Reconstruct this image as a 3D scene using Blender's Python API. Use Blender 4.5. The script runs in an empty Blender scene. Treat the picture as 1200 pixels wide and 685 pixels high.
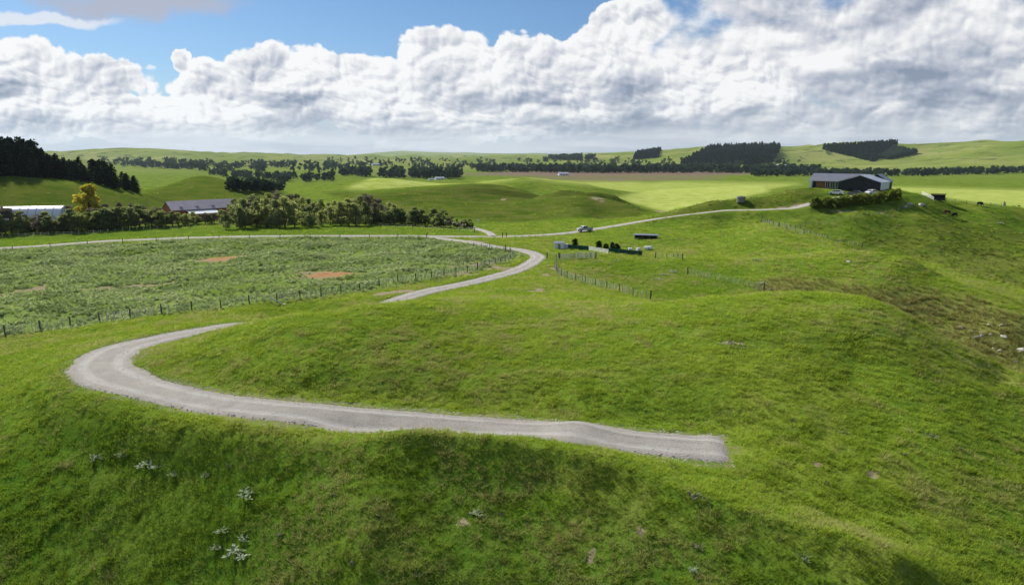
import bpy, bmesh, math, random
import numpy as np
from mathutils import Vector, Matrix

R = math.radians
scene = bpy.context.scene
col = scene.collection
rng = np.random.default_rng(7)
random.seed(7)

# ------------------------------------------------------------------ node helpers
class NT:
    def __init__(self, tree):
        self.t = tree; self.n = tree.nodes; self.l = tree.links
    def new(self, typ, **kw):
        nd = self.n.new(typ)
        for k, v in kw.items():
            setattr(nd, k, v)
        return nd
    def put(self, sock, v):
        if hasattr(v, 'is_linked') or isinstance(v, bpy.types.NodeSocket):
            self.l.new(v, sock)
        elif v is not None:
            sock.default_value = v
    def m(self, op, a, b=None, c=None, clamp=False):
        nd = self.new('ShaderNodeMath', operation=op, use_clamp=clamp)
        for i, v in enumerate((a, b, c)):
            if v is not None:
                self.put(nd.inputs[i], v)
        return nd.outputs[0]
    def vm(self, op, a, b=None, out=0):
        nd = self.new('ShaderNodeVectorMath', operation=op)
        self.put(nd.inputs[0], a)
        if b is not None:
            self.put(nd.inputs[1], b)
        return nd.outputs[out]
    def mix(self, f, a, b, blend='MIX'):
        nd = self.new('ShaderNodeMix', data_type='RGBA', blend_type=blend)
        nd.clamp_factor = True
        self.put(nd.inputs[0], f)
        self.put(nd.inputs[6], a if not isinstance(a, tuple) else (*a[:3], 1))
        self.put(nd.inputs[7], b if not isinstance(b, tuple) else (*b[:3], 1))
        return nd.outputs[2]
    def ramp(self, f, lo, hi, a=0.0, b=1.0, smooth=True):
        nd = self.new('ShaderNodeMapRange', interpolation_type='SMOOTHSTEP' if smooth else 'LINEAR')
        self.put(nd.inputs[0], f); self.put(nd.inputs[1], lo); self.put(nd.inputs[2], hi)
        self.put(nd.inputs[3], a); self.put(nd.inputs[4], b)
        return nd.outputs[0]
    def noise(self, vec, scale, detail=3.0, rough=0.5, dist=0.0, out=0, lac=2.0):
        nd = self.new('ShaderNodeTexNoise')
        if vec is not None:
            self.put(nd.inputs['Vector'], vec)
        self.put(nd.inputs['Scale'], scale)
        nd.inputs['Detail'].default_value = detail
        nd.inputs['Roughness'].default_value = rough
        nd.inputs['Lacunarity'].default_value = lac
        nd.inputs['Distortion'].default_value = dist
        return nd.outputs[out]
    def noise2(self, vec, scale, detail=3.0, rough=0.5, dist=0.0, out=0, lac=2.0):
        o = self.noise(vec, scale, detail, rough, dist, out, lac)
        o.node.noise_dimensions = '2D'
        return o
    def attr(self, name, out='Fac'):
        nd = self.new('ShaderNodeAttribute', attribute_name=name)
        return nd.outputs[out]

def material(name, rough=0.9, spec=0.25):
    mt = bpy.data.materials.new(name)
    mt.use_nodes = True
    nt = NT(mt.node_tree)
    b = mt.node_tree.nodes['Principled BSDF']
    b.inputs['Roughness'].default_value = rough
    b.inputs['Specular IOR Level'].default_value = spec
    return mt, nt, b

# ------------------------------------------------------------------ camera
CAM_Z = 16.0
FPX = 800.0                      # focal length in pixels of a 1200 px wide frame
PITCH = math.atan(161.5 / FPX)
cam_data = bpy.data.cameras.new('camera')
cam_data.sensor_width = 36.0
cam_data.lens = FPX / 1200.0 * 36.0
cam_data.clip_start = 0.5
cam_data.clip_end = 60000.0
cam = bpy.data.objects.new('camera', cam_data)
col.objects.link(cam)
cam.location = (0, 0, CAM_Z)
cam.rotation_euler = (math.pi / 2 - PITCH, 0, 0)
scene.camera = cam

# ------------------------------------------------------------------ render settings and exposure
scene.view_settings.view_transform = 'Standard'
scene.view_settings.look = 'None'
scene.view_settings.exposure = 0.3
scene.view_settings.gamma = 1.0
scene.view_settings.use_curve_mapping = False
scene.render.engine = 'CYCLES'
scene.cycles.use_denoising = True
scene.cycles.max_bounces = 6
scene.cycles.diffuse_bounces = 3
scene.cycles.glossy_bounces = 2
scene.cycles.transmission_bounces = 3
scene.cycles.transparent_max_bounces = 8
scene.cycles.volume_bounces = 1
scene.cycles.caustics_reflective = False
scene.cycles.caustics_refractive = False

# ------------------------------------------------------------------ sun (broken cloud: soft edged light from ahead and left)
SUN_AZ = R(-40.0)                # left of the viewing direction (+Y)
SUN_EL = R(37.0)
SUN_DIR = Vector((math.sin(SUN_AZ) * math.cos(SUN_EL), math.cos(SUN_AZ) * math.cos(SUN_EL), math.sin(SUN_EL)))
sd = bpy.data.lights.new('sun', 'SUN')
sd.energy = 5.0
sd.angle = R(5.0)
sd.color = (1.0, 0.95, 0.86)
sun = bpy.data.objects.new('sun', sd)
col.objects.link(sun)
sun.location = SUN_DIR * 60 + Vector((0, 0, 20))
sun.rotation_euler = (-SUN_DIR).to_track_quat('-Z', 'Y').to_euler()

# ------------------------------------------------------------------ world: Nishita sky with broken cumulus
def build_world():
    w = bpy.data.worlds.new('World'); scene.world = w; w.use_nodes = True
    nt = NT(w.node_tree); nt.n.clear()
    sky = nt.new('ShaderNodeTexSky', sky_type='NISHITA')
    sky.sun_disc = False; sky.sun_elevation = SUN_EL; sky.sun_rotation = SUN_AZ
    sky.air_density = 1.0; sky.dust_density = 0.35; sky.ozone_density = 2.0; sky.altitude = 50
    STR = 0.10
    tc = nt.new('ShaderNodeTexCoord').outputs['Generated']
    sp = nt.new('ShaderNodeSeparateXYZ'); nt.put(sp.inputs[0], nt.vm('NORMALIZE', tc))
    X, Y, Z = sp.outputs
    yy = nt.m('SQRT', nt.m('ADD', nt.m('MULTIPLY', Y, Y), 0.06))
    px = nt.m('DIVIDE', X, yy); py = nt.m('DIVIDE', nt.m('ABSOLUTE', Z), yy)
    def pix(u, v):
        x = (u - 600.0) / FPX; y = -(v - 342.5) / FPX
        d = Vector((x, math.cos(PITCH) + math.sin(PITCH) * y, -math.sin(PITCH) + math.cos(PITCH) * y)).normalized()
        q = math.sqrt(d.y * d.y + 0.06)
        return d.x / q, d.z / q
    def cmb(x, y, z=0.0):
        c = nt.new('ShaderNodeCombineXYZ'); nt.put(c.inputs[0], x); nt.put(c.inputs[1], y); nt.put(c.inputs[2], z)
        return c.outputs[0]
    K = 1 / 810.0
    # slow warp so that outlines never follow the ellipses
    p0 = cmb(px, py)
    wn = nt.noise2(p0, 9.0, 4, 0.55, out=1)
    wv = nt.vm('MULTIPLY', nt.vm('SUBTRACT', wn, (0.5, 0.5, 0.5)), (0.075, 0.055, 0.0))
    pw = nt.vm('ADD', p0, wv)
    def ell(u, v, ru, rv, p=None, tilt=0.0):
        cx, cy = pix(u, v)
        d = nt.vm('MULTIPLY', nt.vm('SUBTRACT', pw if p is None else p, (cx, cy, 0.0)), (1 / (ru * K), 1 / (rv * K), 0.0))
        return nt.m('SUBTRACT', 1.0, nt.vm('LENGTH', d, out=1))
    def smax(vals, k=0.10):
        out = vals[0]
        for v in vals[1:]:
            out = nt.m('SMOOTH_MAX', out, v, k)
        return out
    def ssum(vals):
        out = None
        for v in vals:
            v = nt.m('MAXIMUM', v, 0.0)
            out = v if out is None else nt.m('ADD', out, v)
        return out
    # banks of cumulus: (column, row, half width, half height)
    CUM = [(-10,112,130,56),(80,112,110,42),(160,134,100,30),(250,112,60,40),(325,98,70,40),(300,130,120,34),(400,112,60,40),(440,110,75,40),(530,86,62,46),
           (530,122,150,44),(590,100,70,46),(640,92,60,48),(692,80,66,48),(690,122,110,40),(800,112,60,50),(860,104,100,60)]
    PUFF = [(213,69,15,10),(744,28,54,28)]
    RIGHT = [(1010,60,240,80),(1160,80,260,110),(910,4,120,34),(1100,140,330,44),(870,140,200,34)]
    # the rest of the sky, out of the frame, is the same broken cumulus
    hi = nt.m('SUBTRACT', nt.ramp(nt.noise(nt.vm('NORMALIZE', tc), 3.2, 3, 0.55), 0.42, 0.68, -0.35, 0.5), nt.ramp(py, 0.20, 0.34, 1.2, 0.0))
    cov_c = smax([ell(*c) for c in CUM])
    cov_p = smax([ell(*c) for c in PUFF], 0.03)
    cov_r = smax([ell(*c) for c in RIGHT], 0.2)
    cov = nt.m('MAXIMUM', nt.m('MAXIMUM', cov_c, cov_p), nt.m('MAXIMUM', cov_r, hi))
    # cauliflower relief
    LX, LY = -0.55, 0.83
    def billow(vec):
        n1 = nt.noise2(vec, 13.0, 2, 0.5, out=1)
        v2 = nt.vm('ADD', vec, nt.vm('MULTIPLY', nt.vm('SUBTRACT', n1, (.5, .5, .5)), (0.035, 0.035, 0.0)))
        tot = None
        for sc, am in ((14.0, 0.52), (33.0, 0.30), (76.0, 0.15), (160.0, 0.06)):
            vo = nt.new('ShaderNodeTexVoronoi', feature='F1', voronoi_dimensions='2D')
            nt.put(vo.inputs['Vector'], v2); vo.inputs['Scale'].default_value = sc
            d = vo.outputs['Distance']
            t = nt.m('MULTIPLY', nt.m('MULTIPLY', d, d), -am)
            tot = t if tot is None else nt.m('ADD', tot, t)
        return nt.m('ADD', tot, 0.95)
    # the layer recedes: billows flatten towards the horizon
    sv = cmb(nt.m('MULTIPLY', px, 0.9), nt.m('MULTIPLY', nt.m('LOGARITHM', nt.m('ADD', py, 0.12), math.e), 0.27))
    b0 = billow(sv)
    dl = 0.008
    b1 = billow(nt.vm('ADD', sv, (LX * dl, LY * dl, 0.0)))
    ps = nt.vm('MULTIPLY', p0, (1.0, 1.7, 1.0))
    soft = nt.noise2(ps, 8.0, 5, 0.58)
    soft2 = nt.noise2(nt.vm('ADD', ps, (LX * 0.02, LY * 0.03, 0.0)), 8.0, 3, 0.58)
    cum_k = nt.ramp(nt.m('SUBTRACT', nt.m('MAXIMUM', cov_c, cov_p), cov_r), -0.25, 0.12)     # 1 where heaped, 0 where layered
    edge_c = nt.m('ADD', cov, nt.m('MULTIPLY', nt.m('SUBTRACT', b0, 0.62), 0.75))
    edge_s = nt.m('ADD', cov, nt.m('MULTIPLY', nt.m('SUBTRACT', soft, 0.46), 1.3))
    a_c = nt.ramp(edge_c, 0.0, 0.09)
    a_s = nt.ramp(edge_s, 0.0, 0.45)
    alpha = nt.m('ADD', nt.m('MULTIPLY', a_c, cum_k), nt.m('MULTIPLY', a_s, nt.m('SUBTRACT', 1.0, cum_k)))
    # light on the relief
    rel = nt.m('MULTIPLY', nt.m('SUBTRACT', b0, b1), 2.3)
    rel_s = nt.m('MULTIPLY', nt.m('SUBTRACT', soft, soft2), 1.4)
    relief = nt.m('ADD', nt.m('MULTIPLY', rel, cum_k), nt.m('MULTIPLY', rel_s, nt.m('SUBTRACT', 1.0, cum_k)))
    BASE = [(60,143,150,18),(430,152,210,18),(745,120,40,44),(660,116,70,14),(690,150,150,18),(335,116,50,14),(560,120,70,14),(-10,104,60,14),(1150,110,120,14),(1000,30,140,14),(1060,85,90,12)]
    base = nt.m('MINIMUM', ssum([ell(*c) for c in BASE]), 1.0)
    big = nt.noise2(nt.vm('MULTIPLY', p0, (1.0, 1.6, 1.0)), 6.0, 4, 0.55)
    lum_c = nt.m('ADD', nt.m('ADD', 0.90, relief), nt.m('MULTIPLY', base, -0.68))
    lum_c = nt.m('ADD', lum_c, nt.m('MULTIPLY', nt.m('SUBTRACT', soft, 0.5), 0.9))
    lum_c = nt.m('ADD', lum_c, nt.ramp(edge_c, 0.0, 0.42, 0.26, -0.02))
    lum_r = nt.m('ADD', nt.m('ADD', nt.m('ADD', nt.m('MULTIPLY_ADD', base, -0.45, 0.64), nt.m('MULTIPLY', rel, 0.5)), relief), nt.m('MULTIPLY', nt.m('SUBTRACT', big, 0.5), 1.3))
    lum = nt.m('ADD', nt.m('MULTIPLY', lum_c, cum_k), nt.m('MULTIPLY', lum_r, nt.m('SUBTRACT', 1.0, cum_k)))
    lum = nt.ramp(lum, 0.05, 1.05, 0.0, 1.0, smooth=False)
    ccol = nt.new('ShaderNodeValToRGB'); cr = ccol.color_ramp
    cr.elements[0].position = 0.0; cr.elements[0].color = (0.24, 0.29, 0.39, 1)
    cr.elements[1].position = 1.0; cr.elements[1].color = (0.93, 0.93, 0.935, 1)
    for pos, c in ((0.35, (0.42, 0.46, 0.55, 1)), (0.62, (0.63, 0.65, 0.71, 1)), (0.82, (0.80, 0.81, 0.83, 1))):
        e = cr.elements.new(pos); e.color = c
    nt.put(ccol.inputs[0], lum)
    # grey sheet above left and thin streak
    g1 = ell(165,0,115,26); g1 = nt.ramp(nt.m('ADD', g1, nt.m('MULTIPLY', nt.m('SUBTRACT', soft, 0.5), 0.8)), 0.0, 0.5)
    g2 = nt.ramp(nt.m('ADD', ell(45,23,90,8), nt.m('MULTIPLY', nt.m('SUBTRACT', soft, 0.5), 1.2)), 0.0, 0.6)
    g2 = nt.m('MULTIPLY', g2, 0.8)
    hz = nt.ramp(py, 0.0, 0.16, 1.0, 0.0)
    skyc = nt.mix(nt.m('MULTIPLY', nt.m('MULTIPLY', hz, hz), 0.75), nt.vm('MULTIPLY', sky.outputs[0], (STR * 0.46, STR * 0.64, STR * 0.84)), (0.52, 0.57, 0.67))
    c = nt.mix(g1, skyc, (0.42, 0.46, 0.58))
    c = nt.mix(g2, c, (0.80, 0.82, 0.86))
    c = nt.mix(alpha, c, ccol.outputs[0])
    # rain-grey murk along the horizon under the cloud bases
    low = nt.m('MULTIPLY', nt.ramp(nt.m('ADD', py, nt.m('MULTIPLY', nt.m('SUBTRACT', soft, 0.5), 0.07)), 0.006, 0.056, 1.0, 0.0), 0.93)
    lowc = nt.mix(nt.ramp(nt.noise2(nt.vm('MULTIPLY', p0, (1.0, 9.0, 1.0)), 3.5, 4, 0.55), 0.38, 0.62), (0.44, 0.48, 0.57), (0.62, 0.64, 0.70))
    c = nt.mix(low, c, lowc)
    bg = nt.new('ShaderNodeBackground'); bg.inputs[1].default_value = STR
    nt.put(bg.inputs[0], nt.vm('MULTIPLY', c, (0.83 / STR, 0.83 / STR, 0.83 / STR)))
    out = nt.new('ShaderNodeOutputWorld'); nt.l.new(bg.outputs[0], out.inputs[0])
    w.cycles.sampling_method = 'NONE'
build_world()


# ------------------------------------------------------------------ pixel <-> place helpers for the survey points
CP, SP = math.cos(PITCH), math.sin(PITCH)
def ray(u, v):
    x = (u - 600.0) / FPX; y = -(v - 342.5) / FPX
    return np.array([x, CP + SP * y, -SP + CP * y])
def az_of(u):                    # bearing of a column near the horizon
    d = ray(u, 200.0); return math.atan2(d[0], d[1])
def PZ(u, v, z):                 # survey point seen at (u, v) whose height is z
    d = ray(u, v); h = math.hypot(d[0], d[1]); r = (z - CAM_Z) / (d[2] / h)
    return (math.atan2(d[0], d[1]), r, z)
def PR(u, v, r):                 # survey point seen at (u, v) at ground distance r
    d = ray(u, v); h = math.hypot(d[0], d[1])
    return (math.atan2(d[0], d[1]), r, CAM_Z + r * d[2] / h)
def PH(u, r, z):                 # survey point on a bearing (hidden behind a crest)
    return (az_of(u), r, z)
def XY(p):
    return (p[1] * math.sin(p[0]), p[1] * math.cos(p[0]))

# ------------------------------------------------------------------ terrain: heights from survey points
S = []
def zs(*pts):
    for u, v, z in pts: S.append(PZ(u, v, z))
def rs(*pts):
    for u, v, r in pts: S.append(PR(u, v, r))
def hs(*pts):
    for u, r, z in pts: S.append(PH(u, r, z))
# foreground bank, left flank and the bench the track lies on
zs((0,685,-6.0),(130,685,-5.5),(260,685,-4.6),(400,685,-2.6),(560,685,-1.0),(720,685,-.7),(880,685,-.7),(1040,685,-.8),(1200,685,-1.4))
zs((0,610,-4.6),(140,620,-4.1),(280,615,-2.9),(420,620,-1.2),(560,620,-.6),(700,630,-.55),(860,650,-.6),(1000,620,-.6),(1200,610,-1.2))
zs((0,540,-3.4),(130,540,-2.4),(260,540,-1.5),(380,537,-.7),(500,543,-.4),(620,555,-.35),(760,588,-.55),(900,570,-.3),(1050,560,-.2),(1200,540,-.9))
zs((0,475,-2.6),(60,470,-1.7),(100,455,-1.0),(140,440,-.6),(200,465,-.3),(300,482,0),(420,493,0),(520,500,0),(640,508,0),(760,516,0),(857,527,0),(970,520,.15),(1100,500,.1),(1200,490,-.9))
hs((0,10,-11),(300,10,-9.5),(600,10,-2.5),(900,10,-1.2),(1200,10,-2.5))
# the mound inside the bend
zs((0,430,-3.2),(70,425,-2.0),(140,410,-1.3),(205,394,-1.9),(270,382,-2.6))
zs((230,420,.0),(300,430,.7),(400,440,.9),(540,440,.9),(700,440,1.0),(860,440,1.2),(1000,430,1.0),(1100,440,.3),(1170,450,-.7))
zs((250,390,-.6),(300,378.5,.9),(350,367.5,1.7),(420,358,1.8),(480,353,1.0),(540,352,.2),(600,352,-.6),(700,357,.7),(800,352.5,1.4),(900,349.5,1.7),(960,352.5,1.6),(1020,362,1.4),(1060,380,1.1),(1100,402,.6),(1150,425,0),(1200,446,-.7),(1250,470,-1.5))
hs((345,79,-3.9),(420,86,-4.2),(420,74,-1.6),(350,70,-1.5),(800,88,-3.6),(900,86,-4.2),(960,88,-3.8),(1020,84,-4.2),(1080,80,-4.6),(1150,76,-5.2),(1200,75,-6),(1250,74,-7))
# second leg of the track, paddock in front of the far road
zs((430,354,-3.7),(520,339,-4.2),(600,318,-5.2),(634,303,-6.2),(600,290,-6.9),(560,286,-7.2))
zs((640,345,-2.4),(640,325,-4.7),(700,345,-3.0),(660,305,-6.3),(700,302,-6.5))
zs((0,398,-4.3),(80,388,-4.2),(160,372,-4.2),(240,366,-4.1),(320,356,-4.2),(400,345,-4.6),(500,325,-5.2),(560,312,-5.9))
zs((0,365,-5.3),(120,345,-5.6),(250,335,-5.4),(380,320,-5.6),(0,330,-6.6),(150,315,-6.6),(300,300,-6.4),(450,300,-6.4),(540,295,-6.8))
zs((0,291,-8.4),(100,284,-8.3),(200,279,-8.1),(300,276.5,-8.0),(420,276,-8.0),(540,277,-8.1),(650,274.5,-8.4))
zs((0,277,-9.2),(100,272,-9.2),(200,267,-9.0),(300,262,-8.8),(420,264,-8.9),(520,269,-9),(600,266,-9.4))
# hollow behind the mound, yard, slope to the house hill
zs((720,330,-5.9),(780,335,-6.3),(850,335,-6.2),(760,305,-7.4),(840,318,-6.2),(900,330,-6.0))
zs((700,288,-8.0),(760,285,-8.0),(850,282,-6.6),(800,300,-7.2),(880,300,-6.4),(900,312,-5.6),(980,309,-5.2),(1050,312,-4.8))
hs((980,165,-5.9),(900,160,-6.1))
zs((700,267,-7.8),(760,259,-5.4),(800,254,-3.7),(850,249,-1.9),(900,244,-.4),(945,241,.8),(960,238,1.6))
zs((850,262,-4.6),(900,258,-3.2),(960,258,-2.6),(880,275,-5.6))
# spur on the right and the gully in front of it
hs((905,181,-4.8),(960,166,-6),(1010,158,-6.4),(1060,150,-6.8),(1110,143,-7.2),(1160,139,-7.8),(1200,136,-8.4))
zs((1000,330,-6.2),(1080,345,-7.6),(1150,362,-8.8),(1200,372,-9.4),(1000,350,-7.4),(1060,368,-9.0),(1120,388,-10.4),(1180,405,-10.6),(1160,422,-10.8),(1200,430,-11))
zs((1020,282,-6.4),(1080,290,-7.4),(1150,303,-8.8),(1200,312,-9.6),(1000,265,-3.4),(1100,275,-5.0),(1180,285,-7),(1050,255,-1.6),(1120,255,-2.4),(1200,260,-4.0))
rs((970,228,238),(1030,228,236),(1060,233,236),(1100,236,248),(1150,240,260),(1200,242.5,268))
rs((880,232,232),(920,224,240),(950,219,252),(1000,220,255),(1050,222,254))
hs((880,262,-4),(950,285,-1),(1000,290,0),(1050,285,-1),(1100,300,-6),(1200,315,-9))
hs((800,300,-12),(880,330,-15),(950,360,-14),(1050,360,-15),(1200,350,-17),(700,300,-11))
rs((740,257,235),(800,245.5,232),(840,236,232))
# left hill with the conifers, mid hills
hs((0,255,-9.3),(100,258,-9.2),(200,262,-9),(300,262,-8.9),(420,260,-9),(520,262,-9.2))
rs((0,206,345),(50,211,340),(100,216,338),(140,224,335),(170,232,330))
hs((0,295,-4),(100,295,-5),(0,400,3),(60,420,1),(130,420,-3),(190,330,-8.5),(220,310,-8.6),(260,310,-8.6),(330,310,-9))
rs((175,223,420),(205,213,450),(238,205.5,470),(265,212,460),(310,221,450))
hs((160,480,-12),(238,560,-12),(310,560,-14),(360,400,-11),(360,330,-9.5))
zs((600,256,-9.8),(540,250,-9),(640,248,-9),(700,255,-9.6))
rs((440,222,430),(490,219,455),(530,216,470),(570,216,480),(610,222,470),(580,235,380),(500,236,370),(620,240,330),(650,232,350),(685,229,350),(715,234,345),(745,243,330),(690,245,290),(560,244,330))
hs((490,560,-17),(560,580,-18),(620,580,-20),(685,440,-19),(745,420,-18),(440,520,-16),(800,400,-19))
rs((390,217,600),(440,208.5,640),(480,213,620),(530,216,640))
hs((390,800,-20),(440,800,-22),(530,800,-23))
rs((620,210,620),(680,214,640),(580,212,640))
hs((620,800,-24),(700,800,-24))
# valley floor
for u in (-150,0,150,300,450,600,750,900,1050,1200,1350):
    hs((u,1000,-25),(u,1500,-26),(u,2200,-26))
    if u > 700: hs((u,600,-23))
# far hills
rs((0,181,4800),(100,179,4700),(170,178,4500),(230,180,4600),(320,182.5,4600),(420,184,5200))
hs((0,3600,-20),(150,3500,-20),(300,3500,-20),(450,3600,-22),(600,3200,-24),(500,6500,-25),(600,5200,10))
rs((520,187,5000),(620,186,4300),(700,182,3900),(760,177,3700),(830,172,3500),(890,169.5,3450),(935,173,3500),(990,171,3450),(1040,168,3400),(1075,172,3400),(1120,169,3300),(1200,168,3200),(1300,168,3100))
hs((750,2800,-20),(850,2700,-18),(950,2700,-18),(1050,2500,-18),(1200,2300,-18),(1350,2200,-18))
rs((830,182,3000),(920,181,3050),(960,183,3000),(1020,183,2950),(1075,179,3000),(1150,177,2800))
hs((700,5500,-20),(900,5000,-10),(1100,5000,0),(1250,5000,0),(100,6500,0))
for u in (-200,0,200,400,600,800,1000,1200,1400):
    hs((u,8000,-20),(u,16000,-20))
# behind and beside the frame
for a in (-180,-140,-100,-70,70,100,140):
    for rr, zz in ((8,-6),(25,-5),(60,-6),(150,-9),(400,-14),(1500,-25),(5000,-10),(16000,-20)):
        S.append((R(a), rr, zz + (2.5 if 0 < a < 150 and rr < 40 else 0)))
    
S = np.array(S)
KT = 2.3
def _dom(th, r):
    return np.stack([KT * th, np.log(r)], -1)
_P = _dom(S[:, 0], S[:, 1])
_CC = 0.05
def _kern(A, B):
    d2 = ((A[:, None, :] - B[None, :, :]) ** 2).sum(-1)
    return np.sqrt(d2 + _CC ** 2)
_n = len(S)
_A = np.zeros((_n + 3, _n + 3))
_A[:_n, :_n] = -_kern(_P, _P) + np.eye(_n) * 0.007
_A[:_n, _n:] = np.c_[np.ones(_n), _P]; _A[_n:, :_n] = _A[:_n, _n:].T
_w = np.linalg.solve(_A, np.r_[S[:, 2], 0, 0, 0])
def rbf(th, r):
    sh = th.shape; Q = _dom(th.ravel(), r.ravel()); out = np.empty(len(Q))
    for i in range(0, len(Q), 20000):
        q = Q[i:i + 20000]
        out[i:i + 20000] = -_kern(q, _P) @ _w[:_n] + _w[_n] + q @ _w[_n + 1:]
    return out.reshape(sh)

# value noise
_perm = rng.permutation(4096)
_vals = rng.random(4096)
def vnoise(x, y, seed=0):
    xi = np.floor(x).astype(np.int64); yi = np.floor(y).astype(np.int64)
    fx = x - xi; fy = y - yi
    fx = fx * fx * fx * (fx * (fx * 6 - 15) + 10); fy = fy * fy * fy * (fy * (fy * 6 - 15) + 10)
    def h(a, b):
        return _vals[_perm[(_perm[(a + seed * 131) & 4095] + b) & 4095]]
    return (h(xi, yi) * (1 - fx) + h(xi + 1, yi) * fx) * (1 - fy) + (h(xi, yi + 1) * (1 - fx) + h(xi + 1, yi + 1) * fx) * fy
def fnoise(x, y, seed=0, octs=4, gain=0.5):
    s = 0; a = 1.0; t = 0
    for k in range(octs):
        c, sn = math.cos(k * 1.3), math.sin(k * 1.3)
        s = s + a * vnoise((x * c - y * sn) * 2 ** k + 17.3 * k, (x * sn + y * c) * 2 ** k - 9.1 * k, seed + k)
        t += a; a *= gain
    return s / t - 0.5

# ------------------------------------------------------------------ polar grid of the ground (fine ahead, coarse behind)
NTH = 760
th_f = np.linspace(R(-44), R(44), NTH)
th_b = np.linspace(R(44), R(316), 70)[1:-1]
TH = np.r_[th_f, th_b]                      # 44 .. 316 deg runs round the back
RR = np.r_[np.linspace(np.log(3), np.log(13), 14)[:-1], np.linspace(np.log(13), np.log(320), 640)[:-1], np.linspace(np.log(320), np.log(1000), 150)[:-1], np.linspace(np.log(1000), np.log(16000), 130)]
RR = np.exp(RR)
NA, NR = len(TH), len(RR)
# coarse solve, then cubic-free linear upsample would kink: evaluate exactly ahead
THw = (TH + np.pi) % (2 * np.pi) - np.pi
GT, GR = np.meshgrid(THw, RR)               # rows = r, cols = theta
GX = GR * np.sin(GT); GY = GR * np.cos(GT)
def up2(A, n):                              # cubic upsample of every second row
    P = np.concatenate([2 * A[:1] - A[1:2], A, 2 * A[-1:] - A[-2:-1], 3 * A[-1:] - 2 * A[-2:-1]])
    i = np.arange(n) // 2 + 1; t = (np.arange(n) % 2)[:, None] * 0.5
    p0, p1, p2, p3 = P[i - 1], P[i], P[i + 1], P[np.minimum(i + 2, len(P) - 1)]
    return 0.5 * (2 * p1 + (p2 - p0) * t + (2 * p0 - 5 * p1 + 4 * p2 - p3) * t * t + (3 * p1 - 3 * p2 + p3 - p0) * t ** 3)
def rbf_grid(th, r):
    z = rbf(*np.meshgrid(th[::2], r[::2]))
    return up2(up2(z, len(r)).T, len(th)).T
GZ = np.c_[rbf_grid(THw[:NTH], RR), rbf(*np.meshgrid(THw[NTH:], RR))]

def dist_poly(px, py, poly, reach=14.0):
    """distance to a polyline (far points get a large value), arclength parameter and side"""
    P = np.array(poly, float); best = np.full(px.shape, 1e9); tt = np.zeros(px.shape); side = np.zeros(px.shape); acc = 0.0
    for s0 in range(0, len(P) - 1, 12):
        seg = P[s0:s0 + 13]
        sel = np.nonzero((px > seg[:, 0].min() - reach) & (px < seg[:, 0].max() + reach) & (py > seg[:, 1].min() - reach) & (py < seg[:, 1].max() + reach))
        qx, qy = px[sel], py[sel]; bb, t2, s2 = best[sel], tt[sel], side[sel]
        for a, b in zip(seg[:-1], seg[1:]):
            d = b[:2] - a[:2]; L = math.hypot(*d)
            t = np.clip(((qx - a[0]) * d[0] + (qy - a[1]) * d[1]) / (L * L + 1e-9), 0, 1)
            dx = qx - (a[0] + t * d[0]); dy = qy - (a[1] + t * d[1]); q = np.hypot(dx, dy)
            k = q < bb
            bb = np.where(k, q, bb); t2 = np.where(k, acc + t * L, t2); s2 = np.where(k, np.sign(d[0] * dy - d[1] * dx), s2)
            acc += L
        best[sel], tt[sel], side[sel] = bb, t2, s2
    return best, tt, side
def smoothstep(a, b, x):
    t = np.clip((x - a) / (b - a), 0, 1); return t * t * (3 - 2 * t)
def catmull(pts, n=8):
    P = [np.array(p, float) for p in pts]; P = [2 * P[0] - P[1]] + P + [2 * P[-1] - P[-2]]
    out = []
    for i in range(1, len(P) - 2):
        p0, p1, p2, p3 = P[i - 1:i + 3]
        for k in range(n):
            t = k / n
            out.append(0.5 * ((2 * p1) + (-p0 + p2) * t + (2 * p0 - 5 * p1 + 4 * p2 - p3) * t * t + (-p0 + 3 * p1 - 3 * p2 + p3) * t ** 3))
    out.append(P[-2]); return np.array(out)

# ------------------------------------------------------------------ tracks (centre lines)
near_track = catmull([XY(PZ(*p)) for p in ((856,527,0),(780,521,0),(690,513,0),(600,505,0),(500,497.5,0),(400,489,0),(300,478,0),(225,467,-.2),(172,455,-.45),(135,443,-.65),(119,432,-.85),(121,421,-1.05),(142,409,-1.4),(185,398,-1.8),(235,388.5,-2.2),(285,379.5,-2.6))] +
                     [XY(p) for p in (PH(345,79,-3.9),PH(420,87,-4.2))] +
                     [XY(PZ(*p)) for p in ((500,342.5,-4.1),(560,329.5,-4.7),(604,317,-5.3),(626,306,-6.0),(629,299,-6.4),(610,293,-6.8),(580,289,-7.05),(545,283,-7.6),(505,277.5,-8.0))], 10)
farm_road = catmull([XY(p) for p in (PZ(-120,299,-8.5),PZ(-40,294,-8.4),PZ(0,291,-8.4),PZ(60,287,-8.35),PZ(120,283,-8.3),PZ(200,279.3,-8.1),PZ(300,276.8,-8.0),PZ(420,276.2,-8.0),PZ(540,277,-8.1),PZ(600,276.7,-8.3),PZ(650,274.5,-8.4),PZ(690,269.5,-7.9),PZ(730,263.5,-6.6),PZ(770,257.5,-4.9),PZ(820,252,-2.9),PZ(870,247,-1.2),PZ(920,242.8,.3),PZ(948,240.5,.9),PH(975,232,1.5),PH(1005,236,2.5),PH(1040,238,2.5))], 8)
side_track = catmull([XY(PZ(*p)) for p in ((578,275.5,-8.2),(572,272,-8.8),(560,268,-9.1),(550,265,-9.2),(538,262.5,-9.3),(520,260,-9.4))], 6)
TRACKS = [(near_track, 2.05), (farm_road, 2.3), (side_track, 1.6)]

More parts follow.
